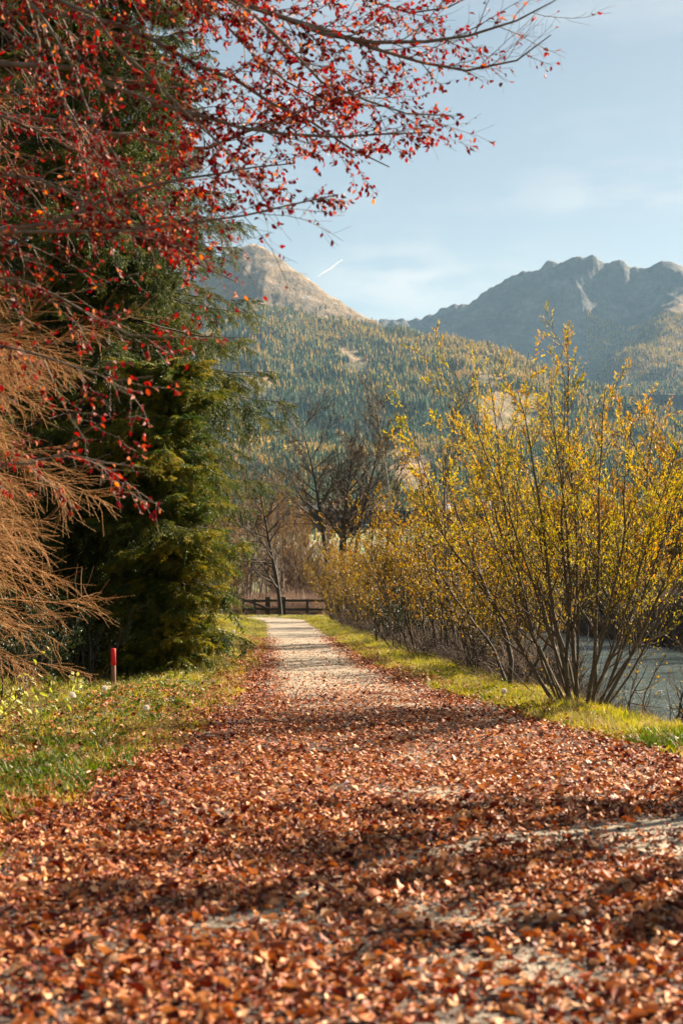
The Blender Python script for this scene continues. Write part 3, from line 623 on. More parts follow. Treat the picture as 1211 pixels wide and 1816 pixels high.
# copper beech, trunk out of frame on the left, limbs over the path
def limb(pts, n=14):
    P = np.array([W(*q) if len(q) == 3 else q[1:] for q in pts]); d = np.r_[0, np.cumsum(np.linalg.norm(np.diff(P, axis=0), axis=1))]
    # smooth resample
    s = np.linspace(0, d[-1], n+1); o = np.stack([np.interp(s, d, P[:, k]) for k in range(3)], 1)
    for _ in range(2): o[1:-1] = .25*o[:-2]+.5*o[1:-1]+.25*o[2:]
    return o, d[-1]
rng = np.random.default_rng(77)
beech = empty('beech_tree', onland(-7.2, 10.8), 'copper beech with dark red leaves on long limbs hanging over the path', 'beech')
bo = np.array(beech.location)
def T_(z): return ('w', -7.1+z*.02, 10.8, z)
LIMBS = [
 ([T_(4.2), (-900, 250, 10.5), (-150, 60, 10), (100, 5, 10), (277, 64, 10), (347, 106, 10), (421, 149, 10), (476, 183, 10), (600, 248, 10), (690, 296, 10)], .045),
 ([T_(5.6), (-500, 0, 10), (200, -60, 10), (446, 8, 10), (600, 68, 10), (680, 88, 10), (749, 90, 10), (887, 55, 10), (931, 40, 10), (985, 0, 10)], .05),
 ([T_(5.2), (0, -40, 10.6), (446, 0, 10.2), (600, 62, 10), (680, 90, 10), (716, 113, 10), (756, 134, 10), (793, 143, 10), (843, 140, 10), (872, 131, 10), (909, 120, 10), (941, 105, 10), (976, 62, 10)], .04),
 ([T_(3.9), (-700, 300, 10), (0, 95, 9.6), (120, 125, 9.6), (228, 150, 9.6), (297, 188, 9.6), (347, 213, 9.6), (410, 222, 9.6), (485, 228, 9.6), (600, 255, 9.6), (760, 235, 9.6)], .04),
 ([T_(5.2), (-400, -100, 9), (163, 0, 9), (208, 60, 9), (248, 139, 9), (277, 168, 9), (317, 198, 9), (376, 225, 9.2), (440, 300, 9.2), (480, 370, 9.2)], .03),
 ([T_(3.2), (-500, 500, 9.5), (0, 405, 9.5), (87, 420, 9.5), (152, 375, 9.5), (190, 345, 9.5), (266, 329, 9.5), (323, 314, 9.6), (420, 300, 9.8), (520, 290, 10)], .035),
 ([T_(3.1), (-500, 480, 9), (0, 401, 9), (87, 424, 9), (114, 413, 9), (190, 409, 9), (327, 413, 9), (430, 380, 9), (600, 345, 9)], .026),
 ([T_(3.6), (-600, 300, 9.2), (65, 303, 9.2), (160, 371, 9.2), (213, 401, 9.2), (266, 432, 9.2), (327, 447, 9.2), (400, 450, 9.3)], .026),
 ([T_(2.3), (-600, 700, 8.8), (-60, 600, 8.8), (61, 625, 8.8), (121, 645, 8.8), (167, 678, 8.8), (213, 701, 8.8), (273, 667, 8.8)], .022),
 ([T_(2.7), (-500, 520, 9.3), (0, 480, 9.3), (125, 534, 9.3), (190, 569, 9.3), (235, 607, 9.3), (304, 618, 9.3), (365, 599, 9.3)], .022),
 ([T_(1.8), (-500, 850, 8.8), (0, 830, 8.8), (76, 807, 8.8), (133, 799, 8.8), (197, 810, 8.8), (260, 830, 8.8)], .02),
 ([T_(4.6), (-700, 100, 11.5), (0, 200, 11.5), (200, 230, 11.5), (330, 280, 11.5), (420, 250, 11.3), (560, 170, 11), (700, 190, 11)], .04),
 ([T_(5.5), (0, -160, 9.2), (380, -40, 9.2), (470, 40, 9.2), (520, 110, 9.2), (600, 180, 9.3), (700, 215, 9.5), (800, 205, 9.6)], .03),
 ([T_(5.6), (0, -200, 11), (500, -90, 11), (640, 10, 11), (720, 40, 11), (800, 30, 11), (860, -20, 11)], .03),
 ([T_(3.4), (-500, 350, 10.5), (0, 290, 10.5), (120, 330, 10.5), (260, 400, 10.5), (340, 470, 10.4), (420, 500, 10.3)], .03),
 ([T_(5.4), (-300, -150, 8.5), (60, -30, 8.5), (130, 120, 8.5), (190, 260, 8.5), (240, 330, 8.5)], .025),
 ([T_(5.0), (-300, -30, 9.8), (40, 40, 9.8), (110, 180, 9.8), (180, 300, 9.8), (300, 380, 9.8)], .025),
 ([T_(4.5), (-700, 100, 11), (-50, 180, 11), (60, 220, 11), (190, 300, 11), (330, 350, 11)], .03),
 ([T_(5.8), (-200, -250, 10.5), (300, -120, 10.5), (380, 30, 10.5), (430, 100, 10.4), (540, 160, 10.3), (620, 220, 10.2)], .03),
]
a = Acc(); tubes(a, grow([bo-bo+[0, 0, -.2]], [[.02, 0, 1]], [14], 12, .02, .03, rng), taper([.30], .05, 12), 12); a.build('trunk', M_bark_beech, beech)
bw = Acc(); LP, LM, LS = [], [], []
for pts, r0 in LIMBS:
    P, ln = limb(pts, 26); P = P-bo
    P[3:-1] += rng.normal(0, .012, (len(P)-4, 3))
    Rr = taper([r0], .004, 26, .8)
    a = Acc(); tubes(a, P[None], Rr, 7); a.build('limb', M_bark_beech, beech)
    sx = topx(P+bo)[0]
    t0 = float(np.argmax(sx > -250))/26.
    m1 = int((1-t0)*ln/.10)
    p, D, r, t, _ = kids(P[None], Rr, m1, t0, .98, 42, 12, rng)
    D = unit(D+np.array([[.15, 0, -.12]])); l1 = rng.uniform(.35, 1.15, len(p))*(1-.45*t)
    A1 = grow(p, D, l1, 6, .10, .015, rng); R1 = taper(np.minimum(r*.5, .0055), .0014, 6); tubes(bw, A1, R1, 3)
    p, D, r, t, ix = kids(A1, R1, 7, .12, .97, 45, 12, rng); D = unit(D+np.array([[.05, 0, -.05]])); l2 = l1[ix]*rng.uniform(.2, .5, len(p))*(1.1-.6*t)
    A2 = grow(p, D, l2, 4, .12, .02, rng); R2 = taper(np.minimum(r*.6, .003), .0011, 4); tubes(bw, A2, R2, 3)
    for A_, R_, m_, prob in ((A1, R1, 7, .55), (A2, R2, 4, .62)):
        q, T, _, tt, ix = kids(A_, R_, m_*2, .15, 1., 50, 20, rng)
        gx, gy = topx(q+bo)
        pr = prob*np.clip((960-gx)/330., .10, 1)*np.where(gx < 300, .46, .9)*np.where((gx > 350) & (gy > 375) & (gy < 640), .18, 1)*np.where(gy > 560, .75, 1)
        k = rng.random(len(q)) < pr
        q, T = q[k], T[k]; T = unit(T+np.array([[0, 0, -.55]])*rng.uniform(.2, 1.6, (len(q), 1)))
        LP.append(q); LM.append(frames(T, rng)); LS.append(rng.uniform(.026, .050, len(q)))
bw.build('twigs', M_bark_beech, beech)['kind'] = 'stuff'
LP, LM, LS = np.concatenate(LP), np.concatenate(LM), np.concatenate(LS); lr = rng.random(len(LP))**1.1; lr = np.where(rng.random(len(lr)) < .012, 1., lr*.97)
wp = LP+bo; gx, gy = topx(wp); vis = (gx > 10) & (gx < 1200) & (gy > 8) & (gy < 900)
rank = np.argsort(np.where(vis, -LS/wp[:, 1], 1)); big = rank[:300]; rest = np.setdiff1d(np.arange(len(LP)), big)
a = Acc(); h = len(rest)//2
leaves(a, LP[rest[:h]], LM[rest[:h]], LS[rest[:h]], BEECH, lr[rest[:h]]); leaves(a, LP[rest[h:]], LM[rest[h:]], LS[rest[h:]], CUPPED, lr[rest[h:]])
a.build('foliage', M_beech_leaf, beech)['kind'] = 'stuff'
leaf_parts('leaf', beech, BEECH, M_beech_leaf, wp[big], LM[big], LS[big], lr[big])
print('beech leaves', len(LP))

# bare tan-twigged tree at the left edge
rng = np.random.default_rng(5)
tan = empty('bare_tree', onland(-5.6, 12.2), 'bare tree with dense drooping tan twigs at the left edge', 'bare tree')
to = np.array(tan.location)
a = Acc(); tk = grow([[0, 0, -.2]], [[0, 0, 1]], [8.5], 12, .02, .05, rng); Rt = taper([.11], .02, 12); tubes(a, tk, Rt, 9); a.build('trunk', M_bark_dark, tan)
nb = 86; zz = rng.uniform(.7, 6.4, nb); az = rng.normal(-.05, .75, nb)
Lb = rng.uniform(2.2, 3.75, nb)*np.where(zz > 3.9, .72, 1)*np.where(zz < 1.3, .85, 1); p, T, r = at(tk, Rt, np.zeros(nb, int), (zz+.2)/8.5)
B = grow(p, np.stack([np.cos(az), np.sin(az), rng.uniform(-.05, .35, nb)], 1), Lb, 9, .05, -.025, rng); Rb = taper(rng.uniform(.011, .022, nb), .003, 9)
a = Acc(); tubes(a, B, Rb, 5); a.build('branches', M_twig_tan, tan)
a = Acc()
p, D, r, t, ix = kids(B, Rb, 20, .2, .98, 38, 12, rng); D = unit(D+[[.25, 0, -.10]]); l1 = rng.uniform(.35, .95, len(p))*(1.15-.5*t)
A1 = grow(p, D, l1, 5, .12, -.045, rng); R1 = taper(np.full(len(p), .0038)*rng.uniform(.6, 1.3, len(p)), .0016, 5); tubes(a, A1, R1, 3)
p, D, r, t, ix = kids(A1, R1, 15, .1, .95, 36, 12, rng); D = unit(D+[[.1, 0, -.18]]); l2 = rng.uniform(.14, .5, len(p))*(1.1-.5*t)
A2 = grow(p, D, l2, 2, .20, -.05, rng); R2 = taper(np.full(len(p), .0024), .0014, 2); tubes(a, A2, R2, 3)
a.build('twigs', M_twig_tan, tan)['kind'] = 'stuff'

# broad-leaved generic tree / shrub
def woody(name, loc, label, cat, seed, stems, H, spread, levels, bark, twig, leafm=None, nleaf=0, lsz=.06, tpl=None, group=None, r0=.05, wob=.05, up=.04, base=.15, leafup=.5, lt0=.15, tw=3, stem_t=(.3, .98), lowang=40, lean=(0, 0), dome=0., parts_leaf=0, stem_parts=True, leaf_hmin=0.):
    rng = np.random.default_rng(seed); root = empty(name, loc, label, cat, group); ro = np.array(root.location)
    az = np.linspace(0, 6.283, stems, endpoint=False)+rng.uniform(-.35, .35, stems)
    sp_ = spread*np.sqrt(rng.uniform(.03, 1, stems)) if stems > 1 else np.zeros(1)
    D = np.stack([np.cos(az)*sp_+lean[0], np.sin(az)*sp_+lean[1], np.ones(stems)], 1)
    S = np.stack([np.cos(az)*base*rng.uniform(.3, 1, stems), np.sin(az)*base*rng.uniform(.3, 1, stems), np.full(stems, -.15)], 1) if stems > 1 else np.array([[0, 0, -.2]])
    Ls = H*rng.uniform(.72, 1.04, stems)/np.maximum(unit(D)[:, 2], .6)**.6 if stems > 1 else np.array([H])
    if stems > 1: Ls = Ls*(1-dome*np.clip(sp_/max(spread, .01), 0, 1)**1.5)
    n = 12; B = grow(S, D, Ls, n, wob, up, rng); Rb = taper(r0*rng.uniform(.55, 1.1, stems), .004, n, .9)
    if stem_parts and stems <= 30:
        for k in range(stems):
            a = Acc(); tubes(a, B[k:k+1], Rb[k:k+1], 8); a.build('stem' if stems > 1 else 'trunk', bark, root)
    else:
        a = Acc(); tubes(a, B, Rb, 6); a.build('stems', bark, root)
    a = Acc(); cur, rc_, lc = B, Rb, Ls; allt = []
    for li, (m_, ang, lr_, nn) in enumerate(levels):
        p, D, r, t, ix = kids(cur, rc_, m_, stem_t[0] if li == 0 else .12, stem_t[1], ang, 10, rng)
        l_ = lc[ix]*lr_*rng.uniform(.55, 1.25, len(p))*(1.2-.8*t)
        cur2 = grow(p, D, l_, nn, wob*1.5, up*1.3, rng); r2 = taper(np.maximum(np.minimum(r*.65, .6*r0*(.45**li)), .003 if tw == 3 else .010), .0016 if tw == 3 else .006, nn)
        tubes(a, cur2, r2, 5 if li == 0 else 3); cur, rc_, lc = cur2, r2, l_; allt.append((cur2, r2))
    a.build('twigs', twig, root)['kind'] = 'stuff'
    if leafm is not None:
        P_, M_ = [], []
        for li, (A_, R_) in enumerate(allt[-2:]):
            q, T, _, tt, ix = kids(A_, R_, nleaf if li == len(allt[-2:])-1 else max(2, nleaf//2), lt0, 1., 40, 15, rng)
            T = unit(T+np.array([[0, 0, leafup]])); P_.append(q); M_.append(frames(T, rng))
        P_ = np.concatenate(P_); M_ = np.concatenate(M_); hk = P_[:, 2] > leaf_hmin*H*rng.uniform(.3, 1.2, len(P_)); P_, M_ = P_[hk], M_[hk]
        S_ = rng.uniform(.65, 1.15, len(P_))*lsz; rn = rng.random(len(P_))
        rest = np.arange(len(P_))
        if parts_leaf:
            gx, gy = topx(P_+ro); v = (gx > 10) & (gx < 1200) & (gy > 10) & (gy < 1800)
            big = np.argsort(np.where(v, -S_/(P_+ro)[:, 1], 1))[:parts_leaf]; rest = np.setdiff1d(rest, big)
            leaf_parts('leaf', root, tpl, leafm, P_[big]+ro, M_[big], S_[big], rn[big])
        a = Acc(); leaves(a, P_[rest], M_[rest], S_[rest], tpl, rn[rest]); a.build('foliage', leafm, root)['kind'] = 'stuff'
        print(name, 'leaves', len(P_))
    return root

Q_WILL = quad_tpl(.22, .04); Q_BUSH = quad_tpl(.55, .08); Q_ROUND = quad_tpl(.7, .1)
# the big willow on the bank
woody('willow', onland(3.05, 18.2), 'large many-stemmed willow with yellow leaves between verge and river', 'willow', 101, 26, 5.4, .68, [(15, 32, .30, 7), (8, 32, .42, 5)], M_bark_willow, M_bark_willow, M_willow_leaf, 12, .052, Q_WILL, r0=.026, wob=.055, up=.03, base=.26, leafup=.35, dome=.30, lt0=.1, parts_leaf=300, leaf_hmin=.30, stem_t=(.2, .98))
woody('willow_sapling', onland(2.55, 21.3), 'thin sapling with two curved stems left of the large willow base', 'sapling', 102, 3, 3.4, .35, [(8, 35, .35, 5), (5, 35, .4, 4)], M_bark_dark, M_twig_dark, M_bush_leaf, 5, .05, Q_BUSH, r0=.045, wob=.10, base=.15)
woody('willow_shrub', onland(4.15, 17.2), 'leaning bare shrub with crossing dark branches over the water at the right edge', 'shrub', 103, 7, 2.6, 1.5, [(8, 40, .42, 6), (5, 40, .45, 4)], M_bark_dark, M_twig_dark, M_bush_leaf, 1, .04, Q_BUSH, r0=.035, wob=.12, up=.0, lean=(1.1, .4), base=.3)
woody('alder_shrub', onland(3.75, 19.6), 'tangled leafless bush low on the bank right of the large willow', 'shrub', 104, 9, 2.1, 1.2, [(8, 45, .4, 5), (5, 45, .45, 4)], M_bark_dark, M_twig_dark, M_bush_leaf, 1, .04, Q_BUSH, r0=.022, wob=.12, up=.0, base=.3)
# tree out of frame on the right: its shade falls over the near path, a twig tip reaches in
woody('riverside_tree', onland(5.5, 11.95), 'slim tree mostly beyond the right edge with one reddish twig tip', 'tree', 105, 1, 7.8, .1, [(20, 60, .36, 6), (12, 45, .40, 5)], M_bark_dark, M_bark_dark, M_beech_leaf, 26, .085, Q_ROUND, r0=.14, wob=.02, base=.2, stem_t=(.52, .98), up=.0)
woody('riverside_shrub', onland(5.9, 10.4), 'leafy shrub beyond the right edge that shades the near path', 'shrub', 106, 10, 5.6, .20, [(10, 40, .24, 6), (9, 40, .42, 5)], M_bark_dark, M_bark_dark, M_bush_leaf, 26, .085, Q_ROUND, r0=.045, wob=.04, base=.3, stem_t=(.35, .98))

# bushes along the bank
BG = 'yellow leaved bushes along the river bank'
woody('willow_bush', onland(2.9, 26.5), 'nearest yellow leaved bush left of the large willow', 'bush', 111, 22, 3.0, .6, [(7, 30, .4, 5), (7, 32, .42, 4)], M_bark_willow, M_twig_dark, M_bush_leaf, 6, .055, Q_BUSH, group=BG, r0=.022, wob=.08, base=.5, leaf_hmin=.12)
bushB = woody('willow_bush', onland(2.5, 33), 'dense bush with orange and olive leaves overhanging the verge', 'bush', 112, 28, 4.1, .6, [(8, 30, .38, 5), (8, 34, .4, 4)], M_bark_willow, M_twig_dark, M_bush_leaf, 6, .062, Q_BUSH, group=BG, r0=.026, wob=.08, base=.7, leaf_hmin=.1)
bushC = woody('willow_bush', onland(1.9, 42), 'tall bush glowing gold behind the dark thicket', 'bush', 113, 28, 4.75, .5, [(8, 28, .4, 5), (8, 32, .4, 4)], M_bark_willow, M_twig_dark, M_bush_leaf, 6, .068, Q_BUSH, group=BG, r0=.03, wob=.07, base=.8, leaf_hmin=.12)
for k, (x, y, rz, sc, src, lb) in enumerate([
    (1.5, 52, 2.2, .98, bushB, 'bush of middle size halfway to the fence'),
    (.9, 63, 3.1, .92, bushC, 'upright gold bush before the bare alder'),
    (.3, 76, 4.4, 1.08, bushB, 'bush beside the dark stump near the fence end'),
    (.7, 88, .7, 1.05, bushC, 'farthest bush at the right end of the fence'),
    (3.4, 58, 5.2, 1.02, bushC, 'tall bush behind the others near the birch'),
    (4.2, 47, .3, 1.05, bushB, 'broad bush on the river side of the row'),
    (2.6, 70, 4.0, 1.05, bushC, 'bush standing at the water below the birch')]):
    copy_tree(src, onland(x, y, .0 if y > 40 else .0), rz, sc, lb, BG)
# dark evergreen shrub in the row
dsh = woody('dark_shrub', onland(1.75, 37.5), 'dark evergreen shrub low between path verge and bushes', 'shrub', 119, 14, 1.9, .8, [(7, 40, .4, 4), (6, 40, .4, 3)], M_bark_dark, M_twig_dark, leafmat('dark_shrub_leaf', [(.012, .03, .01), (.04, .06, .015)], .2, .5), 8, .05, Q_BUSH, r0=.02, wob=.1, base=.4)

for x, y, rz, sc, lb in ((-4.5, 18.6, 1., .75, 'low dark leafy shrub behind the pale leaved shrub at the left edge'), (-4.25, 23.4, 2.4, .7, 'small dark shrub behind the red topped stake'), (-5.0, 21.8, 4.0, .9, 'dark shrub in the spruce shade left of the stake'), (-4.9, 16.2, 5.2, .7, 'dark shrub at the lower left under the tan twigs'), (-3.5, 25.5, .4, .6, 'dark shrub at the foot of the young yellow green spruce')):
    copy_tree(dsh, onland(x, y), rz, sc, lb)
# bare alder, birch, the slim tree at the fence, dark tree
woody('alder_tree', onland(-.05, 78), 'bare alder with a wide dense crown of dark twigs', 'alder', 121, 4, 12.9, .15, [(24, 42, .40, 8), (11, 38, .44, 4), (7, 34, .45, 2)], M_bark_dark, surf('twig_alder', [(.06, .042, .03), (.15, .105, .07)], 3), None, r0=.21, wob=.03, up=.0, base=.45, tw=4, stem_t=(.40, .97))
woody('birch_tree', onland(3.35, 62), 'bare birch with pale upper trunk in front of the slope', 'birch', 122, 2, 12.2, .10, [(14, 34, .30, 7), (10, 32, .42, 5), (6, 30, .4, 4)], M_bark_birch, M_twig_dark, M_bush_leaf, 1, .06, Q_BUSH, r0=.10, wob=.05, up=.03, base=.2, tw=4, stem_t=(.4, .98))
woody('field_maple', onland(4.15, 60), 'dark spreading tree with a few gold leaves right of the birch', 'tree', 123, 7, 7.6, .75, [(9, 35, .38, 6), (8, 34, .42, 5)], M_bark_dark, M_twig_dark, M_willow_leaf, 4, .09, Q_BUSH, r0=.11, wob=.06, up=.02, base=.25, tw=4, stem_t=(.35, .98), leaf_hmin=.4)
woody('poplar_tree', onland(2.75, 31), 'slim pale stemmed tree with sparse green gold leaves left of the large willow', 'tree', 124, 5, 7.4, .26, [(10, 30, .3, 6), (7, 32, .4, 4)], M_bark_willow, M_twig_grey, M_willow_leaf, 6, .07, Q_ROUND, r0=.045, wob=.05, base=.3, leaf_hmin=.25)
woody('linden_tree', onland(-3.95, 93), 'slim dark trunked bare tree standing at the fence', 'tree', 125, 1, 11.5, .1, [(30, 58, .36, 7), (10, 40, .40, 5), (7, 36, .42, 4)], M_bark_dark, M_twig_dark, None, r0=.21, wob=.03, up=.03, tw=4, stem_t=(.15, .97))
# pale thicket trees beyond the fence
TG = 'pale bare trees beyond the fence'
t1 = woody('thicket_tree', onland(-6.6, 104), 'pale trunked bare tree just behind the left end of the fence', 'bare tree', 131, 3, 11, .14, [(16, 35, .3, 6), (10, 32, .42, 4), (5, 30, .42, 2)], M_bark_pale, M_twig_grey, M_ybrown_leaf, 1, .07, Q_BUSH, group=TG, r0=.13, wob=.045, base=.5, tw=4, stem_t=(.2, .98))
t2 = woody('thicket_tree', onland(-1.9, 112), 'rounded bare tree with russet tinge behind the middle of the fence', 'bare tree', 132, 6, 9.4, .3, [(13, 35, .32, 6), (9, 32, .42, 4), (5, 30, .42, 2)], M_bark_pale, M_twig_grey, M_ybrown_leaf, 2, .07, Q_BUSH, group=TG, r0=.10, wob=.05, base=.6, tw=4, stem_t=(.1, .98))
for k, (x, y, rz, sc, src, lb) in enumerate([
    (-8.4, 108, 1.1, 1.02, t1, 'bare tree leaning over the far verge behind the spruces'), (-5.0, 118, 2.1, 1.15, t2, 'broad bare tree filling the gap left of the slim trunk'),
    (-3.2, 122, 3.3, 1.12, t1, 'tall bare tree between slim trunk and alder'), (-7.6, 92, 2.7, .78, t2, 'low bare tree where the path bends away'),
    (.4, 116, 4.6, 1.0, t2, 'bare tree behind the alder trunks'), (-10.5, 120, 5.1, 1.2, t2, 'bare tree mostly hidden by the last spruce'),
    (-6.2, 132, .4, 1.3, t1, 'farthest pale bare tree above the thicket'), (3.0, 128, 3.9, 1.1, t2, 'bare tree seen under the birch')]):
    copy_tree(src, onland(x, y), rz, sc, lb, TG)
# far bank of the river
RGp = 'trees on the far bank of the river'
fw = woody('river_willow', onland(20.3, 78), 'big orange gold willow on the far river bank at the right edge', 'willow', 141, 9, 11.5, .5, [(10, 35, .36, 6), (9, 34, .42, 4), (4, 32, .42, 2)], M_bark_dark, M_twig_dark, M_ybrown_leaf, 5, .13, Q_BUSH, group=RGp, r0=.16, wob=.06, base=.6, tw=4, stem_t=(.1, .98))
for k, (dx, y, rz, sc, lb) in enumerate([
    (1.6, 88, 1.3, .62, 'low dark bush at the far water line behind the large willow'), (5.5, 66, 2.2, .9, 'far bank willow beyond the right edge'), (2.0, 98, 3.0, .8, 'round willow across the river behind the large willow crown'),
    (1.8, 108, 4.2, .72, 'distant willow on the far bank seen through the large willow stems'), (7.0, 100, 5.0, 1.05, 'tall willow set back from the far bank'), (2.2, 120, .7, .9, 'far bank willow left of the large willow stems'),
    (6.0, 116, 2.9, 1.1, 'broad gold willow behind the far bank row'), (2.0, 134, 3.7, .85, 'far bank willow between large willow and birch'), (2.5, 150, 5.6, 1.0, 'far bank willow behind the birch'),
    (8.0, 136, 1.9, 1.15, 'tall willow far behind the birch foot'), (2.5, 170, .2, 1.0, 'last far bank willow before the river bends away'), (1.5, 78, 4.9, .55, 'small orange willow at the water by the right edge')]):
    copy_tree(fw, onland(float(XB(y))+18.2+dx, y, -.1), rz, sc, lb, RGp)
woody('far_bare_tree', onland(27.3, 115), 'dark twiggy tree standing above the willows at the right edge', 'bare tree', 145, 4, 17.5, .25, [(10, 38, .36, 7), (8, 36, .42, 5), (5, 34, .42, 4)], M_bark_dark, M_twig_dark, None, r0=.25, base=.4, tw=4, wob=.05)

# ------------------------------------------------------------------ grass, litter, undergrowth
def tuft(seed, n, h, wd, spread, m_, lean=.5):
    r = np.random.default_rng(seed); a = Acc()
    az = r.uniform(0, 6.28, n); rad = spread*np.sqrt(r.random(n)); S = np.stack([rad*np.cos(az), rad*np.sin(az), np.full(n, -.01)], 1)
    a2 = r.uniform(0, 6.28, n); ln_ = r.uniform(.1, lean, n); D = np.stack([np.cos(a2)*ln_, np.sin(a2)*ln_, np.ones(n)], 1)
    Ls = h*r.uniform(.5, 1.15, n); P = grow(S, D, Ls, 3, .10, -.16, r)
    side = unit(np.cross(P[:, -1]-P[:, 0], r.normal(size=(n, 3))))*wd/2
    V = np.stack([P[:, 0]-side, P[:, 0]+side, P[:, 1]-side*.95, P[:, 1]+side*.95, P[:, 2]-side*.6, P[:, 2]+side*.6, P[:, 3]], 1)
    k = np.arange(n)[:, None]*7
    Q = np.concatenate([np.array([[0, 1, 3, 2]])+k, np.array([[2, 3, 5, 4]])+k]); T = np.array([[4, 5, 6]])+k
    a.add(V, Q, T); return a.mesh('tuft', m_)
def in_verge(n, side, y0, y1, wl):
    y = y0*(y1/y0)**RG.random(n)               # denser near
    if side < 0: x = XL(y)+.25-RG.random(n)*wl
    else: w_ = XB(y)-XR(y)+.45; x = XR(y)-.12+RG.random(n)*w_
    return x, y
def euz(n, tilt=.12): e = RG.normal(0, tilt, (n, 3)); e[:, 2] = RG.uniform(0, 6.28, n); return e
def on(x, y): return np.stack([x, y, gz(x, y)], 1)
GT = [tuft(1, 26, .09, .005, .09, M_grass), tuft(2, 22, .13, .0055, .08, M_grass), tuft(3, 30, .07, .006, .11, M_grass, 1.0), tuft(4, 14, .17, .004, .06, M_grass_dry)]
xl_, yl_ = in_verge(15000, -1, 6, 100, 5.0)
xr_, yr_ = in_verge(11000, 1, 8, 96, 0)
xg = np.concatenate([xl_, xr_]); yg = np.concatenate([yl_, yr_])
# grass thins where leaves pile up at its edge
edge = np.concatenate([XL(yl_)-xl_, xr_-XR(yr_)])
nzv = np.array([mn.noise(Vector((q*1.3, w_*.7, 2))) for q, w_ in zip(xg, yg)])
kp = (edge+nzv*.7+RG.normal(0, .12, len(xg)) > .05) & ~((xg < -2.6) & (yg < 19) & (yg > 14) & (RG.random(len(xg)) < .3))
xg, yg, nzv = xg[kp], yg[kp], nzv[kp]
pid = np.where(RG.random(len(xg)) < .10+.12*(nzv > .2), 3, RG.integers(0, 3, len(xg)))
tag(scatter('grass', on(xg, yg), euz(len(xg)), RG.uniform(.7, 1.25, len(xg))*(1+.25*sm(30, 90, yg)), GT, pid=pid), 'yellow green grass on both verges of the path', 'grass', kind='stuff')
# lush green clumps: near left and near right
n = 300; xa = np.concatenate([RG.normal(-2.45, .30, n), RG.normal(3.35, .45, 170)]); ya = np.concatenate([RG.normal(11.2, 1.1, n), RG.normal(13.4, .8, 170)]); kq = (xa < XL(ya)+.1) | (xa > XR(ya)-.1); xa, ya = xa[kq], ya[kq]
LG = leafmat('lush_grass', [(.035, .07, .008), (.09, .14, .014)], .35, .5, inst=True, tcol=1.2)
tag(scatter('lush_grass', on(xa, ya), euz(len(xa)), RG.uniform(.7, 1.3, len(xa)), [tuft(8, 24, .17, .008, .10, LG, .9), tuft(9, 20, .13, .009, .1, LG, 1.1)]), 'lush deep green grass clumps at the near edges of the leaf litter', 'grass', kind='stuff')
# broad-leaved weeds on the left verge
def rosette(seed, m_, n=9, s=.05):
    r = np.random.default_rng(seed); a = Acc(); az = r.uniform(0, 6.28, n); X_ = np.stack([np.cos(az), np.sin(az), r.uniform(.1, 1.0, n)], 1)
    P0 = np.stack([r.normal(0, .03, n), r.normal(0, .03, n), r.uniform(0, .07, n)], 1)
    leaves(a, P0, frames(X_, r, up=(0, 0, 2), roll=.4), r.uniform(.6, 1.2, n)*s, leaf_tpl(.6), r.random(n)); return a.mesh('weed', m_)
xw, yw = in_verge(2200, -1, 8, 45, 3.6); kp = XL(yw)-xw > .35; xw, yw = xw[kp], yw[kp]
tag(scatter('weeds', on(xw, yw)+[0, 0, .02], euz(len(xw)), RG.uniform(.7, 1.4, len(xw)), [rosette(3, M_weed), rosette(4, M_weed, 12, .04)]), 'small broad leaved weeds among the grass of the left verge', 'weeds', kind='stuff')

# fallen leaves
x1_, y1_ = litter(165000, 3.6, 13, -4.6, 5.5, dens)
x2_, y2_ = litter(120000, 13, 26, -6, 4.2, dens)
x3_, y3_ = litter(150000, 26, 48, -5.5, 3.2, dens)
x4_, y4_ = litter(40000, 48, 92, -9, 2.0, dens)
xx = np.concatenate([x1_, x2_, x3_, x4_]); yy = np.concatenate([y1_, y2_, y3_, y4_]); n = len(xx)
print('litter', n)
hgt = pz(xx, yy)+np.abs(RG.normal(0, .014, n))+.004+.03*sm(.0, .6, XL(yy)-xx)+.03*sm(0, .3, xx-XR(yy))
az = RG.uniform(0, 6.28, n); ti = RG.normal(0, .42, n); Xv = np.stack([np.cos(az), np.sin(az), ti], 1)
Mx = frames(Xv, RG, up=(0, 0, 1.3), roll=.55); flip = RG.random(n) < .45; Mx[flip, :, 1] *= -1; Mx[flip, :, 2] *= -1
hgt += np.where(flip, .006, 0)
S_ = np.clip(RG.lognormal(math.log(.038), .34, n), .012, .082); rn = np.clip(RG.beta(2, 1.9, n), 0, 1)
edge_ = np.clip(np.abs(xx-(XL(yy)+XR(yy))/2)/((XR(yy)-XL(yy))/2), 0, 1.3); rn = np.clip(rn-.10*(edge_ > .7)*(yy > 9), 0, .999)
P3 = np.stack([xx, yy, hgt], 1); gx, gy = topx(P3); vis = (gx > 8) & (gx < 1203) & (gy < 1808)
rank = np.argsort(np.where(vis, -S_/np.maximum(yy, .1), 1)); big = rank[:300]; rest = np.setdiff1d(np.arange(n), big)
tp = RG.integers(0, 3, n); a = Acc()
for k, tpl in enumerate((BEECH, CURLED, CUPPED)):
    q = rest[(tp[rest] == k) & (yy[rest] < 9.8)]; leaves(a, P3[q], Mx[q], S_[q], tpl, rn[q])
q = rest[yy[rest] >= 9.8]; leaves(a, P3[q], Mx[q], S_[q], quad_tpl(.62, .16), rn[q])
tag(a.build('fallen_leaves', M_fallen), 'carpet of fallen copper brown beech leaves on the path', 'fallen leaves', kind='stuff')
leaf_parts('leaf', path, CURLED, M_fallen, P3[big], Mx[big], S_[big], rn[big])

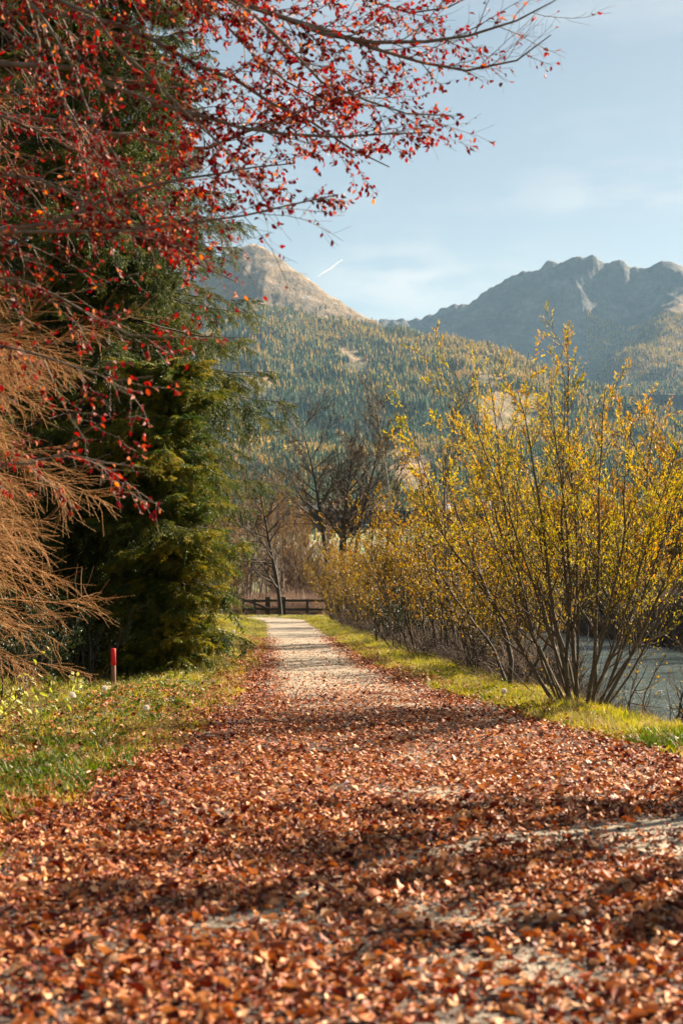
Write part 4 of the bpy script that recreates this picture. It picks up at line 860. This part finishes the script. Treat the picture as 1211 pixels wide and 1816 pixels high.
# loose gravel where the litter is thin
def pebble(seed):
    r = np.random.default_rng(seed); a = Acc(); V = np.array([[1, 0, 0], [-1, 0, 0], [0, 1, 0], [0, -1, 0], [0, 0, 1], [0, 0, -1.]])*r.uniform(.6, 1.1, (6, 3)); V[:, 2] *= .6
    a.add(V, None, [[0, 2, 4], [2, 1, 4], [1, 3, 4], [3, 0, 4], [2, 0, 5], [1, 2, 5], [3, 1, 5], [0, 3, 5]]); return a.mesh('pebble', M_gravel)
xp, yp = litter(26000, 4.2, 14, -2.2, 4.5, lambda x, y: .25+.75*bare(x, y)*(y < 11))
kp = (xp < XR(yp)) & (xp > XL(yp)); xp, yp = xp[kp], yp[kp]
tag(scatter('loose_gravel', np.stack([xp, yp, pz(xp, yp)+.002], 1), RG.uniform(0, 6, (len(xp), 3)), RG.uniform(.003, .010, len(xp)), [pebble(1), pebble(2), pebble(3)]), 'small loose stones on the path between the leaves', 'gravel', kind='stuff')

# undergrowth on the bank, behind the fence and under the spruces
def scrub(seed, m_, lm, n=16, h=.8):
    r = np.random.default_rng(seed); a = Acc(); az = r.uniform(0, 6.28, n); D = np.stack([np.cos(az)*.6, np.sin(az)*.6, r.uniform(.3, 1.2, n)], 1)
    P = grow(r.normal(0, .15, (n, 3))*[1, 1, 0], D, h*r.uniform(.5, 1.1, n), 5, .15, .0, r); Rr = taper(np.full(n, .006), .002, 5); tubes(a, P, Rr, 3)
    p, D, rr2, t, ix = kids(P, Rr, 6, .2, 1, 45, 10, r); Q_ = grow(p, D, h*.3*r.uniform(.5, 1.1, len(p)), 3, .15, 0, r); tubes(a, Q_, taper(np.full(len(p), .0032), .0015, 3), 3)
    me = a.mesh('scrub', m_)
    return me
SCR = [scrub(s, M_twig_grey, None) for s in (1, 2, 3)]+[scrub(s, M_twig_dark, None, 20, .9) for s in (4, 5)]
n = 3600; yb = 9*(110/9)**RG.random(n); xb_ = XB(yb)+.25+RG.gamma(1.6, .55, n)
keep = ~((yb < 17) & (RG.random(n) < .75)); xb_, yb = xb_[keep], yb[keep]
xb2 = RG.uniform(-14, 8, 2400); yb2 = RG.uniform(100.5, 128, 2400); xa = np.concatenate([xb_, xb2]); ya = np.concatenate([yb, yb2])
sc_ = RG.uniform(.5, 1.0, len(xa))*np.where(ya < 22, .6, np.where(ya < 88, 1.45, 1))*np.where(ya > 98, 2.2, 1)
tag(scatter('undergrowth', on(xa, ya), euz(len(xa), .2), sc_, SCR+[scrub(s_, M_twig_pink, None, 22, .9) for s_ in (11, 12)], pid=np.where(ya > 98, RG.integers(5, 7, len(xa)), RG.integers(0, 5, len(xa)))), 'tangle of brown twigs along the river bank and behind the fence', 'undergrowth', kind='stuff')
def sapling(seed, m_):
    r = np.random.default_rng(seed); a = Acc(); P = grow([[0, 0, 0]], [[.05, 0, 1]], [1.], 7, .06, .02, r); Rr = taper([.011], .003, 7); tubes(a, P, Rr, 5)
    p, D, rr2, t, ix = kids(P, Rr, 16, .2, 1, 38, 10, r); l1 = .34*(1.15-t)*r.uniform(.6, 1.2, len(p)); Q_ = grow(p, D, l1, 4, .10, .03, r); R_ = taper(np.full(len(p), .003), .0014, 4); tubes(a, Q_, R_, 3)
    p, D, rr2, t, ix = kids(Q_, R_, 7, .2, 1, 36, 10, r); q2 = grow(p, D, l1[ix]*.45*r.uniform(.6, 1.2, len(p)), 3, .12, .02, r); tubes(a, q2, taper(np.full(len(p), .0018), .001, 3), 3)
    return a.mesh('sapling', m_)
n = 420; xs2, ys2 = RG.uniform(-24, 12, n), RG.uniform(104, 150, n)
tag(scatter('sapling_thicket', on(xs2, ys2), euz(n, .06), RG.uniform(3.5, 7.5, n), [sapling(1, M_bark_pale), sapling(2, M_bark_pale), sapling(3, M_twig_grey)]), 'pinkish thicket of thin upright saplings beyond the fence', 'thicket', kind='stuff')
# far bank grass and scrub
n = 1500; yb = RG.uniform(30, 150, n); xb_ = XB(yb)+RG.uniform(16.6, 21, n)
tag(scatter('far_bank_scrub', on(xb_, yb), euz(n, .2), RG.uniform(1., 2.2, n), SCR), 'dark scrub along the far water line', 'undergrowth', kind='stuff')
# dark undergrowth below the spruces
n = 2600; yu = RG.uniform(13, 60, n); xu = XL(yu)-2.6-RG.gamma(2, 1.1, n)
tag(scatter('shade_plants', on(xu, yu), euz(n, .3), RG.uniform(.8, 2.2, n), [rosette(7, M_weed, 12, .07), tuft(12, 20, .2, .006, .12, M_grass, 1.0)]), 'low plants in the shade under the spruces', 'undergrowth', kind='stuff')

# ------------------------------------------------------------------ fence
def boxv(c, s, rz=0., jit=0.): 
    v = np.array([[x, y, z] for z in (-.5, .5) for x, y in ((-.5, -.5), (.5, -.5), (.5, .5), (-.5, .5))])*s
    if jit: v += np.random.default_rng(int(abs(c[0]*100))).normal(0, jit, v.shape)
    ca, sa = math.cos(rz), math.sin(rz); v[:, :2] = v[:, :2] @ np.array([[ca, sa], [-sa, ca]]); return v+np.array(c)
BQ = [[0, 3, 2, 1], [4, 5, 6, 7], [0, 1, 5, 4], [1, 2, 6, 5], [2, 3, 7, 6], [3, 0, 4, 7]]
YF = 97.
fence = empty('wooden_fence', onland(-4, YF), 'dark wooden post and rail fence crossing behind the end of the path', 'fence'); fo = np.array(fence.location)
def part(name, V, m_, par, smooth=False):
    a = Acc(); a.add(V, BQ); o = a.build(name, m_, par, smooth)
    b = o.modifiers.new('bevel', 'BEVEL'); b.width = .008; b.segments = 1
    return o
px2x = lambda px: (px-CX)/F*YF
posts = [432, 452, 475, 503, 545, 580, 605, 640]
for k, q in enumerate(posts):
    x = px2x(q); w = .34 if k in (2, 3) else .17; zt = 1.25 if k in (2, 3) else 1.12
    part('post', boxv([x-fo[0], 0, zt/2-.15], [w, .16, zt+.3], .1*(k % 3), .008), M_wood_old, fence)
for k in range(len(posts)-1):
    xa_, xb3 = px2x(posts[k]), px2x(posts[k+1])
    for z in (.42, 1.0):
        part('rail', boxv([(xa_+xb3)/2-fo[0], -.115, z+random.uniform(-.02, .02)], [xb3-xa_-.006, .06, .17], 0, .004), M_wood_old, fence)
# slanting handrail piece at the left end
V = boxv([0, 0, 0], [2.6, .1, .14]); an = R(20); V2 = V.copy(); V2[:, 0] = V[:, 0]*math.cos(an)+V[:, 2]*math.sin(an); V2[:, 2] = -V[:, 0]*math.sin(an)+V[:, 2]*math.cos(an); V2 += [px2x(448)-fo[0], -.35, .85]
part('brace', V2, M_wood_old, fence)
a = Acc(); tubes(a, grow([[0, 0, -.1]], [[.05, 0, 1]], [2.0], 5, .05, 0, np.random.default_rng(1)), np.array([[.34, .3, .27, .26, .24, .2]]), 9)
st = a.build('tree_stump', M_bark_dark); st.location = onland(-.55, 92); tag(st, 'dark broken trunk at the right end of the fence', 'stump')

# ------------------------------------------------------------------ stake
sx, sy = (202-CX)/F*21.6, 21.6; zg = float(gz(sx, sy)); zb = min(zg, CH+(HZ-1222)/F*sy); ztop = CH+(HZ-1150)/F*sy
stake = empty('marker_stake', (sx, sy, zb), 'wooden stake with red painted top in the grass left of the path', 'stake')
Hs = ztop-zb; stake.rotation_euler = (0, R(-.5), .5)
part('post', boxv([0, 0, (Hs-.255)/2-.1], [.062, .062, Hs-.255+.2]), M_stake, stake)
part('painted_top', boxv([0, 0, Hs-.1275], [.064, .064, .253]), M_redpaint, stake)

# ------------------------------------------------------------------ dandelion clocks
def clock(px, py, Yd, label, r=.021, seed=1, hh=None):
    x, y, z = W(px, py, Yd); g0 = float(gz(x, y)); root = empty('dandelion_clock', (x, y, g0), label, 'dandelion', 'dandelion seed heads in the grass')
    rg = np.random.default_rng(seed); h_ = max(z-g0, .08); a = Acc()
    P = np.array([[[.02, 0, -.03], [.01, .01, h_*.4], [.0, 0, h_*.75], [0, 0, h_]]]); tubes(a, P, np.full((1, 4), .0028), 5); a.build('stem', M_stem, root)
    a = Acc(); n = 150; d = unit(rg.normal(size=(n, 3))); c = np.array([0, 0, h_+.004])
    tubes(a, np.stack([c+d*.003, c+d*r*.8], 1), np.full((n, 2), .0006), 3)
    for k in range(5):
        u = unit(np.cross(d, rg.normal(size=d.shape))); w_ = unit(d*.5+u); V = np.stack([c+d*r*.78, c+d*r*.8+w_*r*.42, c+d*r*.8+unit(w_+.25*np.cross(d, u))*r*.42], 1); a.add(V, None, np.arange(n*3).reshape(-1, 3))
    a.build('seed_head', M_seed, root); return root
clock(128, 1233, 15.6, 'dandelion clock left of the stake beside a dry stalk', .036, 1)
clock(186, 1221, 17.2, 'dandelion clock just left of the stake foot', .034, 2)
clock(260, 1256, 16.2, 'dandelion clock low in the leaves right of the stake', .034, 3)
clock(893, 1226, 18.4, 'dandelion clock on the right verge left of the large willow', .036, 4)
clock(388, 1118, 38, 'farthest dandelion clock high on the left verge', .05, 5)
clock(414, 1120, 37, 'dandelion clock beside the farthest one on the left verge', .045, 6)
clock(366, 1157, 28, 'dandelion clock at the middle of the left verge', .045, 7)
clock(388, 1155, 27.5, 'dandelion clock nearer the path at mid verge', .04, 8)
clock(434, 1158, 28.5, 'dandelion clock closest to the path edge', .04, 9)
# dry stalks
for k, (px, py0, py1, Yd, lb) in enumerate([(122, 1300, 1240, 14.5, 'dry straight stalk under the left dandelion clock'), (133, 1295, 1258, 14.2, 'short pale dry stalk with a broken tip'), (62, 1295, 1200, 14.0, 'long thin dry stalk near the left edge'), (868, 1268, 1225, 16.8, 'leaning dry stalk on the right verge')]):
    p0 = np.array(W(px, py0, Yd)); g0 = float(gz(p0[0], p0[1])); h_ = (py0-py1)/F*Yd+.03; a = Acc()
    tubes(a, grow([[0, 0, -.02]], [[random.uniform(-.35, .1), 0, 1]], [h_+.02], 5, .05, 0, np.random.default_rng(k)), taper([.0035], .0018, 5), 5)
    s_ = a.build('dry_stalk', M_grass_dry); s_.location = (p0[0], p0[1], g0); tag(s_, lb, 'stalk', 'dry stalks in the verge')

# pale leaved shrub at the left edge
rng = np.random.default_rng(9)
ps = empty('pale_shrub', onland(-3.75, 14.6), 'small shrub with pale yellow drooping leaves at the left edge', 'shrub'); po = np.array(ps.location)
az = rng.uniform(-.9, 1.3, 12); B = grow(np.zeros((12, 3))+[[0, 0, -.05]], np.stack([np.cos(az)*.9, np.sin(az)*.9-.2, np.ones(12)*.9], 1), rng.uniform(.5, 1.25, 12), 7, .10, -.04, rng); Rb = taper(np.full(12, .007), .002, 7)
a = Acc(); tubes(a, B, Rb, 4); a.build('twigs', M_twig_tan, ps)
q, T, _, tt, ix = kids(B, Rb, 7, .35, 1, 50, 15, rng); T = unit(T+[[0, 0, -1.1]]); leaf_parts('leaf', ps, leaf_tpl(.42, .1, .2), M_pale_leaf, q+po, frames(T, rng), rng.uniform(.06, .105, len(q)), rng.random(len(q)))
# second plant with round pale leaves left of the stake
p2 = empty('pale_shrub', onland(*(W(135, 1200, 17.5)[:2])), 'sparse plant with round pale leaves between spruce shade and stake', 'shrub'); po = np.array(p2.location)
B = grow(np.zeros((6, 3)), np.stack([rng.uniform(-.6, .5, 6), rng.uniform(-.3, .2, 6), np.ones(6)], 1), rng.uniform(.25, .5, 6), 5, .1, 0, rng); Rb = taper(np.full(6, .004), .0015, 5)
a = Acc(); tubes(a, B, Rb, 4); a.build('twigs', M_twig_grey, p2)
q, T, _, tt, ix = kids(B, Rb, 5, .4, 1, 60, 15, rng); leaf_parts('leaf', p2, leaf_tpl(.75, .05, .1), M_pale_leaf, q+po, frames(T, rng, up=(.8, -.8, .3)), rng.uniform(.05, .08, len(q)), rng.random(len(q)))

# ------------------------------------------------------------------ buildings
M_white = surf('white_render', [(.62, .58, .52), (.74, .70, .65)], 2, rough=.9); M_roof = surf('dark_roof', [(.10, .07, .06), (.17, .12, .10)], 2); M_glass = surf('window_glass', [(.02, .025, .03), (.04, .05, .06)], 1, rough=.15)
M_roofw = surf('pale_roof', [(.55, .55, .54), (.66, .66, .65)], 2)
def house(px, py, Y, w, d, h, label, rz=0., roofm=None, grp='white houses of the valley village'):
    x, y, z = W(px, py, Y); z = float(gz(x, y)); root = empty('house', (x, y, z), label, 'house', grp, rz)
    a = Acc(); a.add(boxv([0, 0, h/2-1], [w, d, h+2]), BQ)
    a.add([[-w/2, -d/2, h], [-w/2, d/2, h], [-w/2, 0, h+d*.32], [w/2, -d/2, h], [w/2, d/2, h], [w/2, 0, h+d*.32]], None, [[0, 2, 1], [3, 4, 5]]); a.build('wall', M_white, root, False)
    a = Acc(); e_ = .6; t_ = .3; r_ = h+d*.32
    for s in (-1, 1):
        V = np.array([[-w/2-e_, s*(d/2+e_), h-.38], [w/2+e_, s*(d/2+e_), h-.38], [w/2+e_, 0, r_+.02], [-w/2-e_, 0, r_+.02]]); V = np.concatenate([V, V+[0, 0, t_]]); a.add(V, BQ)
    rf = a.build('roof', roofm or M_roof, root, False); a = Acc(); a.add(boxv([w*.2, d*.1, r_+.5], [.7, .7, 1.6]), BQ); a.build('chimney', M_white, rf, False)
    nw = max(2, int(w/2.6))
    for fl in range(max(1, int(h/2.8))):
        for k in range(nw):
            a = Acc(); a.add(boxv([-w/2+(k+.5)*w/nw, -d/2-.03, 1.5+fl*2.8], [1.1, .08, 1.3]), BQ); f_ = a.build('window', M_roofw, root, False)
            a = Acc(); a.add(boxv([-w/2+(k+.5)*w/nw, -d/2-.08, 1.5+fl*2.8], [.86, .04, 1.06]), BQ); a.build('pane', M_glass, f_, False)
    return root
house(545, 888, 1480, 7, 9, 8, 'narrow white house seen through the slim tree twigs', .2)
house(564, 886, 1500, 9, 8, 8, 'white house left of the alder trunks', -.3)
house(528, 892, 1440, 8, 8, 6, 'pale house at the left of the village', .5)
house(586, 893, 1430, 10, 8, 6, 'low pale house between the alder stems', .1)
house(672, 893, 1430, 12, 9, 6, 'pale house between alder and birch', -.2)
house(852, 862, 1560, 26, 12, 7, 'long pale house above the bushes', .1)
house(790, 880, 1500, 12, 9, 6, 'small pale house right of the dark spreading tree', .4)
house(1206, 1040, 170, 7, 6, 4.2, 'white building glimpsed between branches at the right edge', .3, M_roofw, 'white building across the river')
